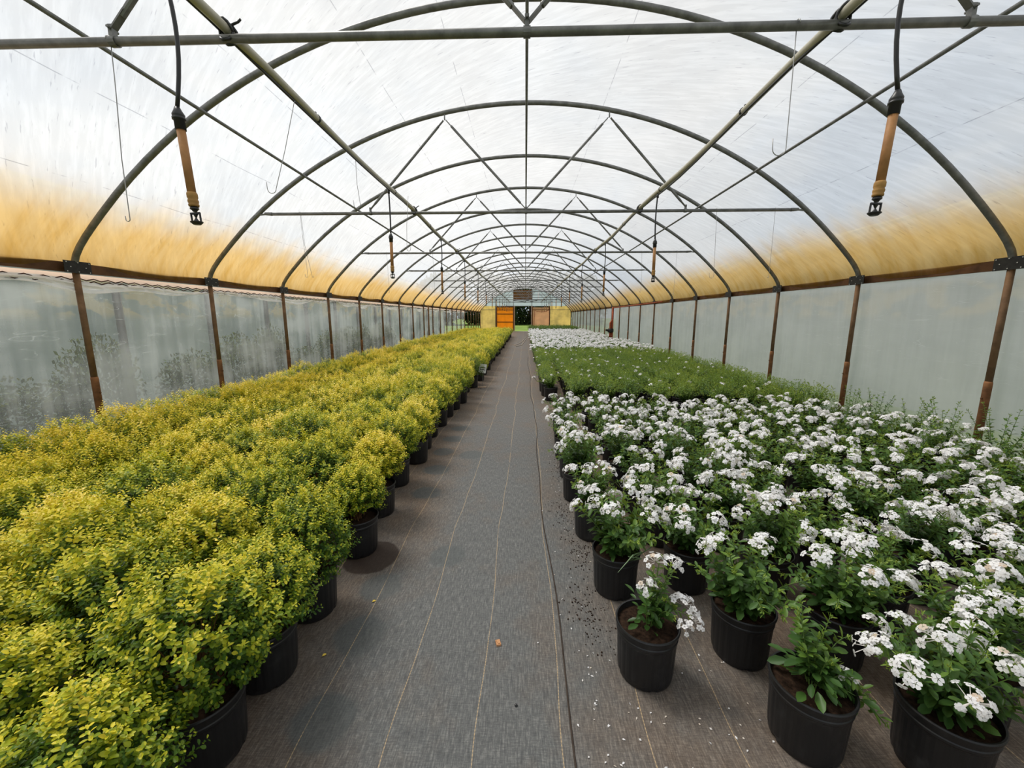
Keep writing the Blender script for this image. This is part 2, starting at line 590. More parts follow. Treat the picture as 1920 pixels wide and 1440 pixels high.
# eave boards
for sx, nm in ((-1, 'trim_left'), (1, 'trim_right')):
    b = MB()
    b.box((sx * (HALF + .052), (YNEAR + YEND) / 2, EAVE + .0), (.04, YEND - YNEAR, .095))
    tag(b.build(nm, MT['board']), 'long brown timber eave board on the %s side under the amber band' % ('left' if sx < 0 else 'right'), 'eave board', kind='structure')
b = MB()
b.box((-HALF - .085, (YNEAR + YGAP) / 2, 2.012), (.02, YGAP - YNEAR, .052))
tag(b.build('trim_1', MT['whiteboard']), 'pale pinkish channel strip just below the left eave board', 'trim', kind='structure')

# rope lacing and bunched film, left side
b = MB()
for zz, amp in ((1.985, .010), (1.958, .012)):
    pts = []
    y = YNEAR + .05
    k = 0
    while y < YGAP - 2:
        pts.append((-HALF - .036, y, zz + (amp if k % 2 else -amp) * (1 if y < 20 else .7)))
        y += .075 if y < 12 else .12
        k += 1
    b.tube(pts, .0055, 4)
tag(b.build('lacing_rope', MT['rope']), 'dark zigzag lacing rope hanging along the top of the left curtain', 'rope')
b = MB()
npt = int((YGAP - YNEAR) / .08)
vs = []
for j in range(npt + 1):
    y = YNEAR + (YGAP - YNEAR) * j / npt
    t = ltop(y)
    hgt = .060 + .034 * math.sin(y * 1.9) + .020 * math.sin(y * 6.1 + 2)
    hgt = max(.02, hgt)
    w1 = .012 * math.sin(y * 21)
    w2 = .014 * math.sin(y * 27 + 1)
    vs += [(-HALF - .046 - w1, y, t + .012), (-HALF - .012 + w2, y, t - hgt * .30), (-HALF - .042 - w2, y, t - hgt * .62), (-HALF - .006 + w1, y, t - hgt)]
b.add(vs, [(j * 4 + i, (j + 1) * 4 + i, (j + 1) * 4 + i + 1, j * 4 + i + 1) for j in range(npt) for i in range(3)])
tag(b.build('curtain_fold', MT['fold'], smooth=False), 'crumpled bright white fold of film along the left curtain top', 'film fold', kind='structure')

# ----------------------------------------------------------------- bows
arch = MB()
pr = bow_profile()
arch.tube([(x, 0, z) for x, z in mirror(pr)], .029, 12)
ARCH = arch.mesh('arch_pipe', MT['galv'], True)
post = MB()
post.tube([(0, 0, 2.14), (0, 0, .93)], .028, 12)
POST = post.mesh('side_post', MT['brownpost'], True)
slv = MB()
slv.tube([(0, 0, .97), (0, 0, .95), (0, 0, -.05)], [.0295, .0325, .0325], 12)
slv.tube([(.03, 0, .80), (.045, 0, .80)], .007, 6)
SLEEVE = slv.mesh('ground_sleeve', MT['rust'], True)
pl = MB()
pl.box((0, 0, 0), (.006, .25, .118))
PLATE = pl.mesh('splice_plate', MT['plate'])
sc = MB()
sc.tube([(-.003, 0, 0), (-.008, 0, 0)], .0055, 8)
SCREW = sc.mesh('screw', MT['screw'])
SCREW_AT = [(a, zz) for a in (-.105, 0, .105) for zz in (-.045, .045)] + [(-.07, 0), (.07, 0)]

for i in range(NB):
    y = Y0 + i * BAY
    lab = 'galvanised roof bow with brown side posts, %s bow back from the camera' % ordinal(i + 1)
    if i == NB - 1:
        lab = 'galvanised end bow framing the far gable wall'
    root = empty('roof_bow', (0, y, 0), label=lab, cat='greenhouse bow', group='pipe bows of the tunnel')
    link('arch_pipe', ARCH, root)
    for sx in (-1, 1):
        o = link('side_post', POST, root)
        o.location = (sx * HALF, 0, 0)
        o = link('ground_sleeve', SLEEVE, root)
        o.location = (sx * HALF, 0, 0)
        o.rotation_euler.z = PI if sx > 0 else 0
        o = link('splice_plate', PLATE, root)
        o.location = (sx * (HALF - .033), 0, EAVE)
        o.rotation_euler.z = PI if sx < 0 else 0
        for a, zz in (SCREW_AT if 1 <= i <= 3 else ()):
            s = link('screw', SCREW, o)
            s.location = (0, a, zz)

# ----------------------------------------------------------------- trusses
tb = MB()
tb.tube([(-3.58, 0, ZT), (3.58, 0, ZT)], .021, 12)
CHORD = tb.mesh('bottom_chord', MT['galv'], True)


def web_mesh(p, q):
    w = MB()
    p, q = Vector(p), Vector(q)
    d = (q - p)
    w.tube([p + d * .06, p + d * .10, q - d * .10, q - d * .06], [.015, .0165, .0165, .015], 10)
    rot = d.to_track_quat('Z', 'Y').to_matrix()
    w.box(p + d * .04, (.036, .008, .13), rot)
    w.box(q - d * .04, (.036, .008, .13), rot)
    return w.mesh('web_strut', MT['galv'], False)


AP = (1.09, 4.20)
WEBS = [web_mesh((s * a[0], 0, a[1]), (s * b[0], 0, b[1])) for s in (-1, 1) for a, b in (((.012, ZT + .05), (AP[0] - .02, AP[1] - .02)), ((2.16, ZT + .05), (AP[0] + .02, AP[1] - .02)))]


def clamp_mesh(c, r):
    w = MB()
    w.tube([(c[0] - .018, 0, c[1]), (c[0] + .018, 0, c[1])], r, 12)
    w.box((c[0], 0, c[1] + r + .018), (.022, .03, .06))
    w.tube([(c[0], -.03, c[1] + r + .03), (c[0], .03, c[1] + r + .03)], .007, 6)
    return w.mesh('clamp', MT['galv'], False)


CLAMPS = [clamp_mesh((x, ZT), .026) for x in (-2.16, 0, 2.16)]


def hang_mesh(x):
    w = MB()
    top = arc_z(x) - .0
    w.box((x, 0, (top + AP[1]) / 2), (.012, .03, max(.03, top - AP[1] + .02)))
    w.tube([(x, -.025, AP[1]), (x, .025, AP[1])], .007, 6)
    return w.mesh('bow_clamp', MT['galv'])


HANGS = [hang_mesh(-AP[0]), hang_mesh(AP[0])]


def endbr(s):
    w = MB()
    w.tube([(s * 3.56, 0, ZT), (s * 3.66, 0, ZT + .005)], [.024, .019], 10)
    xz = 3.775
    w.tube([(s * 3.64, 0, ZT), (s * xz, 0, arc_z(xz))], .012, 8)
    return w.mesh('end_bracket', MT['galv'])


ENDS = [endbr(-1), endbr(1)]
for k in range(0, NB, 2):
    y = Y0 + k * BAY
    n = k // 2 + 1
    lab = 'grey pipe truss bar crossing near the top of the photo' if k == 0 else 'grey pipe truss with W-shaped webs, %s truss back from the camera' % ordinal(n)
    root = empty('roof_truss', (0, y, 0), label=lab, cat='roof truss', group='cross trusses under the roof')
    for nm, ms in (('bottom_chord', [CHORD]), ('web_strut', WEBS), ('clamp', CLAMPS), ('bow_clamp', HANGS), ('end_bracket', ENDS)):
        for me in ms:
            link(nm, me, root)

# purlins
for x, lab in ((0.0, 'straight ridge pipe running along the crown of the roof'), (-3.04, 'long grey purlin pipe along the left slope of the roof'), (3.04, 'long grey purlin pipe along the right slope of the roof')):
    b = MB()
    r = .016
    z = arc_z(x) - .029 - r
    xx = x * (1 - .045 / RAD)
    b.tube([(xx, YNEAR, z), (xx, YEND, z)], r, 10)
    for i in range(NB):
        pass
    tag(b.build('roof_purlin', MT['galv'], smooth=True), lab, 'purlin', 'lengthwise roof pipes')

# ----------------------------------------------------------------- water pipes with hanging sprinklers
PX = 1.55
PZ = ZT + .021 + .024
for sx in (-1, 1):
    side = 'left' if sx < 0 else 'right'
    root = empty('water_pipe', (sx * PX, 0, PZ), label='tan grey water pipe running lengthwise over the trusses, %s of the ridge' % side, cat='water pipe', group='overhead irrigation pipes')
    b = MB()
    pts = []
    y = YNEAR
    while y < YEND - .2:
        fr = ((y - Y0) / (2 * BAY)) % 1.0
        pts.append((0, y, -.035 * math.sin(PI * fr) ** 2))
        y += BAY / 4
    b.tube(pts, .024, 12)
    b.build('pipe', MT['pvc'], root, True)
    b = MB()
    b.tube([(sx * -.006 + .012 * math.sin(p[1] * 1.7), p[1], p[2] - .033 + .006 * math.sin(p[1] * 2.3)) if abs(((p[1] - Y0) / (2 * BAY)) % 1.0 - .5) < .45 else (sx * .03, p[1], p[2] - .006) for p in pts], .0085, 8)
    b.build('cable', MT['black'], root, True)
    tie = MB()
    for a in (-.02, .02):
        ring = [(.034 * math.cos(t), a + .015 * math.cos(2 * t), -.018 + .05 * math.sin(t)) for t in [2 * PI * q / 14 for q in range(15)]]
        tie.tube(ring, .0075, 6)
    tie.tube([(.03, 0, .02), (.05, .02, .045), (.07, .01, .05)], .006, 6)
    TIE = tie.mesh('tie', MT['black'], True)
    for k in range(0, NB, 2):
        o = link('tie', TIE, root)
        o.location = (0, Y0 + k * BAY, 0)
    cl = MB()
    cl.tube([(0, -.008, 0), (0, .008, 0)], .029, 10)
    cl.box((sx * .01, 0, .034), (.012, .016, .024))
    CL = cl.mesh('clip', MT['black'])
    for k in range(-1, 21):
        y = Y0 + .9 + k * BAY
        fr = ((y - Y0) / (2 * BAY)) % 1.0
        o = link('clip', CL, root)
        o.location = (0, y, -.035 * math.sin(PI * fr) ** 2)


def lathe_mesh(name, m, prof, n=16, smooth=True):
    b = MB()
    b.lathe(prof, n)
    return b.mesh(name, m, smooth)


WEIGHT = lathe_mesh('weight_tube', MT['terracotta'], [(0, 0), (.0175, 0), (.0175, .27), (0, .27)])
SLV2 = lathe_mesh('ridged_sleeve', MT['sleeve'], [(0, -.062), (.0205, -.062), (.022, -.055), (.019, -.050), (.022, -.042), (.022, -.036), (.0185, -.030), (.022, -.022), (.022, -.008), (.019, .0), (0, .0)], 14)
CONN = lathe_mesh('connector', MT['black'], [(0, .265), (.0215, .265), (.0215, .305), (.027, .307), (.027, .315), (.021, .317), (.025, .322), (.025, .328), (.016, .345), (.0105, .36), (0, .36)], 14)
hb = MB()
hb.lathe([(0, -.085), (.008, -.085), (.012, -.078), (.018, -.074), (.018, -.068), (.013, -.062), (0, -.062)], 12)
hb.tube([(-.020, 0, -.092), (-.020, 0, -.130)], .0045, 6)
hb.tube([(.020, 0, -.092), (.020, 0, -.130)], .0045, 6)
hb.tube([(-.022, 0, -.092), (.022, 0, -.092)], .0055, 6)
hb.lathe([(0, -.142), (.016, -.142), (.026, -.132), (.026, -.129), (0, -.127)], 12)
hb.lathe([(0, -.127), (.012, -.127), (.003, -.112), (.010, -.096), (0, -.096)], 8)
HEAD = hb.mesh('sprinkler_head', MT['black'])
for sx, ys_, tilts in ((-1, [1.915 + 2.82 * k for k in range(14)], (.11, 0)), (1, [1.915 + 3.12 * k for k in range(13)], (-.09, 0))):
    for k, y in enumerate(ys_):
        if y > YEND - .6:
            break
        side = 'left' if sx < 0 else 'right'
        lab = 'hanging sprinkler with brown weight tube under the %s water pipe, %s from the camera' % (side, ordinal(k + 1))
        fr = ((y - Y0) / (2 * BAY)) % 1.0
        top = PZ - .035 * math.sin(PI * fr) ** 2 - .02
        bz = 2.17 + rnd.uniform(-.015, .015)
        root = empty('hanging_sprinkler', (sx * PX, y, bz), 0, label=lab, cat='sprinkler', group='hanging sprinklers')
        lean = (-.025 * sx if k == 0 else rnd.uniform(-.012, .012))
        tilt = math.atan2(lean, .5)
        rz = rnd.uniform(-.6, .6)
        for nm, me in (('weight_tube', WEIGHT), ('ridged_sleeve', SLV2), ('connector', CONN), ('sprinkler_head', HEAD)):
            o = link(nm, me, root)
            o.rotation_euler = (0, -tilt, rz if nm == 'sprinkler_head' else 0)
        b = MB()
        h = top - bz
        p0 = (-math.sin(tilt) * .355, 0, math.cos(tilt) * .355)
        bow = .03 * (-sx) if k == 0 else rnd.uniform(-.02, .02)
        pts = [(p0[0] * (1 - t) + bow * math.sin(PI * t) , 0, p0[2] + (h - p0[2]) * t) for t in [q / 8 for q in range(9)]]
        b.tube(pts, .0085, 8)
        b.tube([(0, 0, h - .05), (0, 0, h - .01)], .014, 8)
        b.build('drop_hose', MT['black'], root, True)

# ----------------------------------------------------------------- wire hooks
def hook(pts, label, r=.0024, hook_r=.03, flip=1, top_loop=True):
    """pts: from the pipe down; ends in a J."""
    root_p = Vector(pts[-1])
    top = Vector(pts[0])
    L = [Vector(p) - top for p in pts]
    e = L[-1]
    path = list(L)
    for q in range(1, 9):
        a = PI * q / 8
        path.append(e + Vector((flip * hook_r * (1 - math.cos(a)), 0, -hook_r * math.sin(a))))
    path.append(path[-1] + Vector((flip * hook_r * .1, 0, hook_r * 1.4)))
    if top_loop:
        loop = []
        for q in range(7):
            a = PI * q / 6
            loop.append(Vector((0, -.026 * math.cos(a), .02 + .026 * math.sin(a))))
        path = loop + path
    b = MB()
    b.tube(path, r, 6)
    o = b.build('wire_hook', MT['wire'], None, True)
    o.location = top
    return tag(o, label, 'wire hook', 'wire hooks hanging under the roof')


yt = Y0
zt0 = ZT - .02
hook([(-2.18, yt, zt0), (-2.19, yt, 2.8), (-2.215, yt, 2.45), (-2.22, yt, 2.14)], 'long wire hook at the upper left, ending over the amber band', hook_r=.012, flip=-1)
hook([(1.335, yt, zt0), (1.34, yt, 2.75), (1.345, yt, 2.46)], 'wire J-hook hanging from the nearest truss bar, right of the right water pipe', hook_r=.034, flip=-1)
hook([(-1.55, 2.88, PZ - .05), (-1.62, 2.84, 2.70), (-1.68, 2.80, 2.45)], 'slanted wire J-hook on the left water pipe just beyond the nearest truss', hook_r=.030, flip=-1)
hook([(-1.55, 3.85, PZ - .05), (-1.55, 3.85, 2.8), (-1.53, 3.85, 2.62)], 'wire J-hook on the left water pipe a little before the second truss', hook_r=.03, flip=-1)
y2 = Y0 + 2 * BAY
hook([(-3.16, y2, zt0), (-3.15, y2, 2.7), (-3.12, y2, 2.18)], 'twin-length wire hook near the left end of the second truss bar', hook_r=.02, flip=-1)
hook([(-3.16, y2 + .02, zt0), (-3.14, y2 + .02, 2.6), (-3.07, y2 + .02, 2.17)], 'second wire of the pair at the left end of the second truss bar', hook_r=.012, flip=1)
hook([(2.58, y2, zt0), (2.60, y2, 2.5), (2.61, y2, 2.16)], 'straight wire hook right of centre on the second truss bar', hook_r=.03, flip=-1)
hook([(3.355, y2, zt0), (3.36, y2, 2.6), (3.36, y2, 2.14)], 'straight wire at the far right end of the second truss bar', hook_r=.006, flip=-1)
y3 = Y0 + 4 * BAY
hook([(-3.15, y3, zt0), (-3.14, y3, 2.5), (-3.13, y3, 2.15)], 'thin wire near the left end of the third truss bar', hook_r=.015, flip=-1)
hook([(-2.1, y3, zt0), (-2.09, y3, 2.5), (-2.08, y3, 2.17)], 'thin wire left of the left water pipe on the third truss bar', hook_r=.02, flip=-1)
hook([(2.58, y3, zt0), (2.60, y3, 2.5), (2.60, y3, 2.16)], 'thin wire right of the right sprinkler line on the third truss bar', hook_r=.012, flip=-1)
hook([(3.35, y3, zt0), (3.34, y3, 2.5), (3.33, y3, 2.10)], 'thin wire at the right end of the third truss bar', hook_r=.012, flip=-1)
hook([(-1.42, 5.05, PZ - .03), (-1.45, 5.05, 2.7), (-1.46, 5.05, 2.42)], 'wire J-hook right of the second left sprinkler hose', hook_r=.022, flip=1, top_loop=False)

# ----------------------------------------------------------------- far gable
YW = YEND + .06
g = .17


def panel(name, pts, m, parent, y=YW, th=.004):
    b = MB()
    n = len(pts)
    b.add([(x, y - th, z) for x, z in pts] + [(x, y + th, z) for x, z in pts],
          [tuple(range(n)), tuple(reversed(range(n, 2 * n)))] + [(i, i + n, (i + 1) % n + n, (i + 1) % n) for i in range(n)])
    return b.build(name, m, parent)


wall = empty('wall_back', (0, 0, 0), label='far gable wall of pale blue film above stained panels', cat='gable wall', kind='structure')
arc = [(x, z) for x, z in mirror(bow_profile(.0)) if z > 2.66]
# strip above the doors with the vent cut out
DT = 2.66
left = [p for p in arc if p[0] <= -1.2]
right = [p for p in arc if p[0] >= .68]
panel('gable_film', [(-1.2, DT), (left[0][0], DT)] + left + [(-1.2, arc_z(-1.2))], MT['gable'], wall)
panel('gable_film', [(.68, DT), (.68, arc_z(.68))] + right + [(right[-1][0], DT)], MT['gable'], wall)
panel('gable_film', [(-1.2, DT), (-1.2, 3.28), (.68, 3.28), (.68, DT)], MT['gable'], wall)
lo = [p for p in bow_profile(0) if p[1] <= DT]
panel('stained_panel', [(-HALF, g), (-HALF, 2.10)] + [(-x, z) for x, z in reversed(lo)][2:] + [(-lo[0][0], DT), (-3.02, DT), (-3.02, g)], MT['yellowfilm'], wall)
panel('stained_panel', [(HALF, g), (2.47, g), (2.47, DT), (lo[0][0], DT)] + lo[:-1], MT['yellowfilm'], wall)
b = MB()
for xx in (-3.02, .66, 2.47):
    b.tube([(xx, YW - .05, g), (xx, YW - .05, arc_z(xx) - .03)], .03, 8)
b.tube([(-HALF, YW - .05, 2.30), (-3.02, YW - .05, 2.30)], .022, 8)
b.tube([(2.47, YW - .05, 2.30), (HALF, YW - .05, 2.30)], .022, 8)
b.tube([(-3.05, YW - .05, DT), (.70, YW - .05, DT)], .03, 8)
b.tube([(-1.22, YW - .05, 3.26), (2.2, YW - .05, 3.26)], .02, 8)
b.tube([(-1.22, YW - .05, DT), (-1.22, YW - .05, 3.28)], .022, 8)
b.build('gable_frame', MT['galv'], wall, True)

dr = empty('door_1', (0, 0, 0), label='orange sliding door leaf beside the dark doorway', cat='door', kind='structure')
YD = YW - .14
panel('door_panel', [(-2.92, g + .02), (-2.92, DT - .12), (-1.20, DT - .12), (-1.20, g + .02)], MT['orangefilm'], dr, YD)
b = MB()
for xx in (-2.92, -1.20):
    b.box((xx, YD, (g + DT) / 2), (.11, .05, DT - g - .05))
for zz in (g + .06, 1.08, 1.88, 2.28, DT - .08):
    b.box((-2.06, YD, zz), (1.7, .045, .06 if zz not in (2.28,) else .04))
b.build('door_frame', MT['doorframe'], dr)
dr2 = empty('door_2', (0, 0, 0), label='dusty pinkish sliding door leaf right of the dark doorway', cat='door', kind='structure')
panel('door_panel', [(.70, g + .02), (.70, DT - .12), (2.44, DT - .12), (2.44, g + .02)], MT['pinkfilm'], dr2, YD)
b = MB()
for xx in (.72, 2.42):
    b.box((xx, YD, (g + DT) / 2), (.07, .05, DT - g - .05))
b.box((1.57, YD, DT - .35), (1.7, .045, .05))
b.build('door_frame', MT['doorframe'], dr2)
b = MB()
hp = [(.9, YD - .06, 2.22), (1.2, YD - .06, 2.12), (1.6, YD - .06, 2.08), (2.0, YD - .06, 2.1), (2.3, YD - .06, 2.24), (2.38, YD - .06, 2.4)]
b.tube([(.86, YD - .06, .5), (.9, YD - .06, 1.4), (.95, YD - .06, 1.9), (.9, YD - .06, 2.25)] + hp[1:], .022, 6)
tag(b.build('draped_hose', MT['redpipe'], None, True), 'rust red hose draped over the pinkish door leaf', 'hose')
# doorway posts
b = MB()
b.box((-1.10, YW - .04, (g + DT) / 2), (.08, .08, DT - g))
b.box((.62, YW - .04, (g + DT) / 2), (.07, .08, DT - g))
tag(b.build('trim_3', MT['wood']), 'pale timber jambs of the open doorway', 'door jamb', kind='structure')

vent = empty('vent_louver', (-.26, YW - .03, 3.30), label='brown slatted vent high in the far gable wall', cat='vent')
b = MB()
for xx in (-.94, .94):
    b.box((xx, 0, .46), (.05, .07, .93))
b.box((0, 0, .0), (1.9, .07, .05))
b.box((0, 0, .92), (1.9, .07, .05))
b.build('vent_frame', MT['doorframe'], vent)
for q in range(8):
    b = MB()
    b.box((0, 0, .06 + q * .113), (1.84, .012, .105), Matrix.Rotation(.5, 3, 'X'))
    b.build('slat', MT['louver'], vent)
b = MB()
b.box((1.30, YW - .09, 3.72), (.13, .03, .78))  # plain white box added in place of bright sky through a slit
tag(b.build('sky_slit_strip', MT['white']), 'upright white strip standing in for a sky slit right of the vent', 'strip')
b = MB()
b.tube([(-1.2, YW - .12, 3.22), (-.7, YW - .14, 3.14), (-.2, YW - .15, 3.08), (.0, YW - .15, 3.06), (.1, YW - .12, 3.26), (.6, YW - .12, 3.08), (1.2, YW - .1, 3.24)], .03, 6)
tag(b.build('power_cable', MT['black'], None, True), 'black cable drooping below the brown vent', 'cable')

# ----------------------------------------------------------------- standpipes at the side walls
sp = empty('standpipe', (4.30, 20.0, gz(20)), label='rust red standpipe with valve against the right wall', cat='standpipe')
b = MB()
b.tube([(0, 0, 0), (0, 0, 2.02)], .045, 10)
b.tube([(-.10, 0, .0), (-.10, 0, 1.25), (-.02, 0, 1.38)], .05, 10)
b.build('pipe', MT['redpipe'], sp, True)
b = MB()
b.lathe([(0, .78), (.13, .78), (.15, .83), (.15, .93), (.12, .98), (0, .98)], 12, c=(-.08, 0, 0))
b.tube([(-.08, 0, .88), (-.32, -.05, .90)], .05, 8)
b.build('valve', MT['plate'], sp)
b = MB()
b.tube([(.03, 0, 1.98), (.03, -7.0, 2.02)], .022, 8)
b.build('branch_pipe', MT['redpipe'], sp, True)
b = MB()
b.tube([(0, 0, 0), (0, 0, 2.08)], .035, 10)
o = tag(b.build('stake_post', MT['brownpost'], None, True), 'extra brown post between the bows against the left wall', 'post')
o.location = (-4.45, 18.4, gz(18))

# ----------------------------------------------------------------- foliage generators (leaf arrays)
SH8 = np.array([(0, 0, 0), (.22, .26, .10), (.55, .46, .14), (.86, .30, .10), (1, 0, 0), (.86, -.30, .10), (.55, -.46, .14), (.22, -.26, .10)])
SH4 = np.array([(0, 0, 0), (.55, .5, .10), (1, 0, 0), (.55, -.5, .10)])


def norm(a):
    return a / np.maximum(np.linalg.norm(a, axis=1, keepdims=True), 1e-9)


def leaf_arrays(P, D, Nn, L, W, shape):
    """one folded leaf per row; returns verts and face index arrays"""
    D = norm(D)
    S = norm(np.cross(D, Nn))
    U = np.cross(S, D)
    k = len(shape)
    V = (P[:, None, :] + D[:, None, :] * (shape[None, :, 0:1] * L[:, None, None])
         + S[:, None, :] * (shape[None, :, 1:2] * W[:, None, None])
         + U[:, None, :] * (shape[None, :, 2:3] * W[:, None, None])
         - U[:, None, :] * ((shape[None, :, 0:1] ** 2) * .16 * L[:, None, None]))
    base = (np.arange(len(P)) * k)[:, None]
    if k == 8:
        F = np.concatenate([base + np.array([[0, 1, 2, 3, 4]]), base + np.array([[0, 4, 5, 6, 7]])], axis=1).reshape(-1, 5)
    else:
        F = base + np.array([[0, 1, 2, 3]])
    return V.reshape(-1, 3), F


def tubes_np(paths, r0, r1, n=4):
    V, F = [], []
    c = 0
    mbx = MB()
    for p in paths:
        rs = [r0 + (r1 - r0) * i / (len(p) - 1) for i in range(len(p))]
        mbx.tube(p, rs, n, False)
    return mbx


def shrub_leaves(seed, nshoot, pairs, Lm, step, yel=.0, rx=.28, top=.72, lowcut=-.68):
    """leaf rows of one golden shrub; origin is the pot foot"""
    g_ = np.random.default_rng(seed)
    base = np.array([0, 0, .245])
    cen = np.array([0, 0, .47])
    lob = norm(g_.normal(size=(9, 3)))
    lobw = g_.uniform(-.22, .26, 9)
    d = norm(g_.normal(size=(nshoot * 3, 3)))
    d = d[d[:, 2] > lowcut][:nshoot]
    n = len(d)
    R = 1 + (np.maximum(d @ lob.T, 0) ** 4 * lobw).sum(1)
    ext = np.stack([d[:, 0] * rx, d[:, 1] * rx, np.where(d[:, 2] > 0, d[:, 2] * (top - .47), d[:, 2] * .24)], 1)
    fr = 1 - .5 * g_.random(n) ** 2.2
    long_ = g_.random(n) < .07
    fr = np.where(long_, fr * 1.15 + .06, fr)
    tip = cen + ext * (R * fr)[:, None]
    sdir = norm(norm(tip - base) * .8 + norm(tip - cen) * .45 + np.array([0, 0, .35]) + g_.normal(size=(n, 3)) * .25)
    P, D, Nn, L, W, T = [], [], [], [], [], []
    side0 = norm(np.cross(sdir, g_.normal(size=(n, 3))))
    side1 = np.cross(sdir, side0)
    for k in range(pairs):
        p = tip - sdir * (step * k)[..., None] if np.ndim(step) else tip - sdir * step * k
        ang = k * PI / 2 + g_.uniform(-.4, .4, n)
        s = side0 * np.cos(ang)[:, None] + side1 * np.sin(ang)[:, None]
        sz = Lm * (.55 + .45 * min(1, k / 2.5)) * g_.uniform(.75, 1.25, n)
        for q in (1, -1):
            dd = norm(s * q + sdir * .55 + g_.normal(size=(n, 3)) * .18)
            up = norm(np.array([0, 0, 1.0]) * .9 + norm(tip - cen) * .5 + g_.normal(size=(n, 3)) * .35)
            P.append(p + dd * .002)
            D.append(dd)
            Nn.append(up)
            L.append(sz)
            W.append(sz * g_.uniform(.58, .72, n))
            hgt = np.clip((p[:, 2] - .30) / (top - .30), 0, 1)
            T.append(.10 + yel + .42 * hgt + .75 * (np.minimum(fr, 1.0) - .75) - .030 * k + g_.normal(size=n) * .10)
    return [np.concatenate(a) for a in (P, D, Nn, L, W, T)], tip, sdir, base


def mesh_from_leaves(name, rows, shape, m):
    P, D, Nn, L, W, T = rows
    V, F = leaf_arrays(P, D, Nn, L, W, shape)
    t = np.repeat(T, 2) if len(shape) == 8 else T
    return np_mesh(name, V, [F], m, [np.clip(t, 0, 1)])


def bent_path(a, b, up, n=5):
    a, b = np.array(a), np.array(b)
    mid = (a + b) / 2 + np.array([0, 0, up])
    return [tuple((1 - t) ** 2 * a + 2 * t * (1 - t) * mid + t * t * b) for t in [q / (n - 1) for q in range(n)]]


SHRUB = {'near': [], 'mid': [], 'far': []}
for s in range(5):
    rows, tip, sd, base = shrub_leaves(100 + s, 580, 7, .0195, .011, (.20, .10, .17, .25, .14)[s], .222 + .008 * (s % 3), .69 + .018 * (s % 4))
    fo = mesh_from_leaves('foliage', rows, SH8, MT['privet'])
    tw = tubes_np([bent_path((rx_ * .02, ry_ * .02, .235), tuple(base + (tip[q] - base) * .72), .03) for q, (rx_, ry_) in enumerate(np.random.default_rng(s).normal(size=(46, 2)))], .0035, .0012)
    SHRUB['near'].append((fo, tw.mesh('twigs', MT['twig'])))
for s in range(5):
    rows, tip, sd, base = shrub_leaves(200 + s, 330, 6, .024, .013, (.24, .12, .20, .28, .05)[s], .236 + .010 * (s % 3), .69 + .02 * (s % 4))
    SHRUB['mid'].append((mesh_from_leaves('foliage', rows, SH4, MT['privet']), None))
for s in range(4):
    rows, tip, sd, base = shrub_leaves(300 + s, 150, 4, .036, .022, (.28, .2, .32, .14)[s], .24, .68 + .02 * (s % 4))
    SHRUB['far'].append((mesh_from_leaves('foliage', rows, SH4, MT['privet']), rows))

# nursery pot
prof_pot = [(.112, 0.0), (.117, .008), (.119, .02), (.121, .03), (.1285, .195), (.1295, .205), (.1325, .210), (.1325, .218), (.130, .222), (.1335, .243), (.138, .246), (.139, .254), (.136, .259), (.131, .258), (.126, .232), (.121, .232)]
pb = MB()
pb.lathe(prof_pot, 72, lambda i, k: 1 - (.012 if (3 <= i <= 4 and k % 3 == 0) else 0) - (.05 if (i <= 1 and k % 18 < 2) else 0))
POT = pb.mesh('pot', MT['pot'], False)
pb2 = MB()
pb2.lathe([prof_pot[i] for i in (0, 2, 5, 7, 9, 12, 13, 14)], 20)
POT_LO = pb2.mesh('pot', MT['pot'], True)


def soil_mesh(seed):
    g_ = np.random.default_rng(seed)
    b_ = MB()
    rings, seg = 7, 28
    vs_ = [(0, 0, .236 + .004)]
    for r in range(1, rings + 1):
        for k in range(seg):
            rr = .1265 * r / rings
            vs_.append((rr * math.cos(2 * PI * k / seg), rr * math.sin(2 * PI * k / seg), .236 + (g_.uniform(-.004, .006) if r < rings else -.003)))
    fs_ = [(0, 1 + k, 1 + (k + 1) % seg) for k in range(seg)]
    for r in range(rings - 1):
        for k in range(seg):
            a, b2 = 1 + r * seg + k, 1 + r * seg + (k + 1) % seg
            fs_.append((a, a + seg, b2 + seg, b2))
    b_.add(vs_, fs_)
    return b_.mesh('soil', MT['soil'], True)


SOIL = soil_mesh(5)


# white plumbago -----------------------------------------------------
def floret_arrays(P, Nn, size, g_):
    """five rounded petals round P facing Nn"""
    n = len(P)
    a = norm(np.cross(Nn, g_.normal(size=(n, 3))))
    b_ = np.cross(Nn, a)
    Vs = []
    for k in range(5):
        for (r, w) in ((.12, 0), (.55, .40), (.92, .34), (1.0, 0), (.92, -.34), (.55, -.40)):
            ang = 2 * PI * k / 5
            c_, s_ = math.cos(ang), math.sin(ang)
            u, v = r * c_ - w * s_, r * s_ + w * c_
            h = -.10 * r * r + .05 * (1 if w else 0)
            Vs.append(P + (a * u + b_ * v + Nn * h) * (size / 2)[:, None])
    V = np.stack(Vs, 1).reshape(-1, 3)
    base = (np.arange(n) * 30)[:, None]
    F = np.concatenate([base + np.array([[6 * k + j for j in range(6)]]) for k in range(5)], axis=1).reshape(-1, 6)
    return V, F


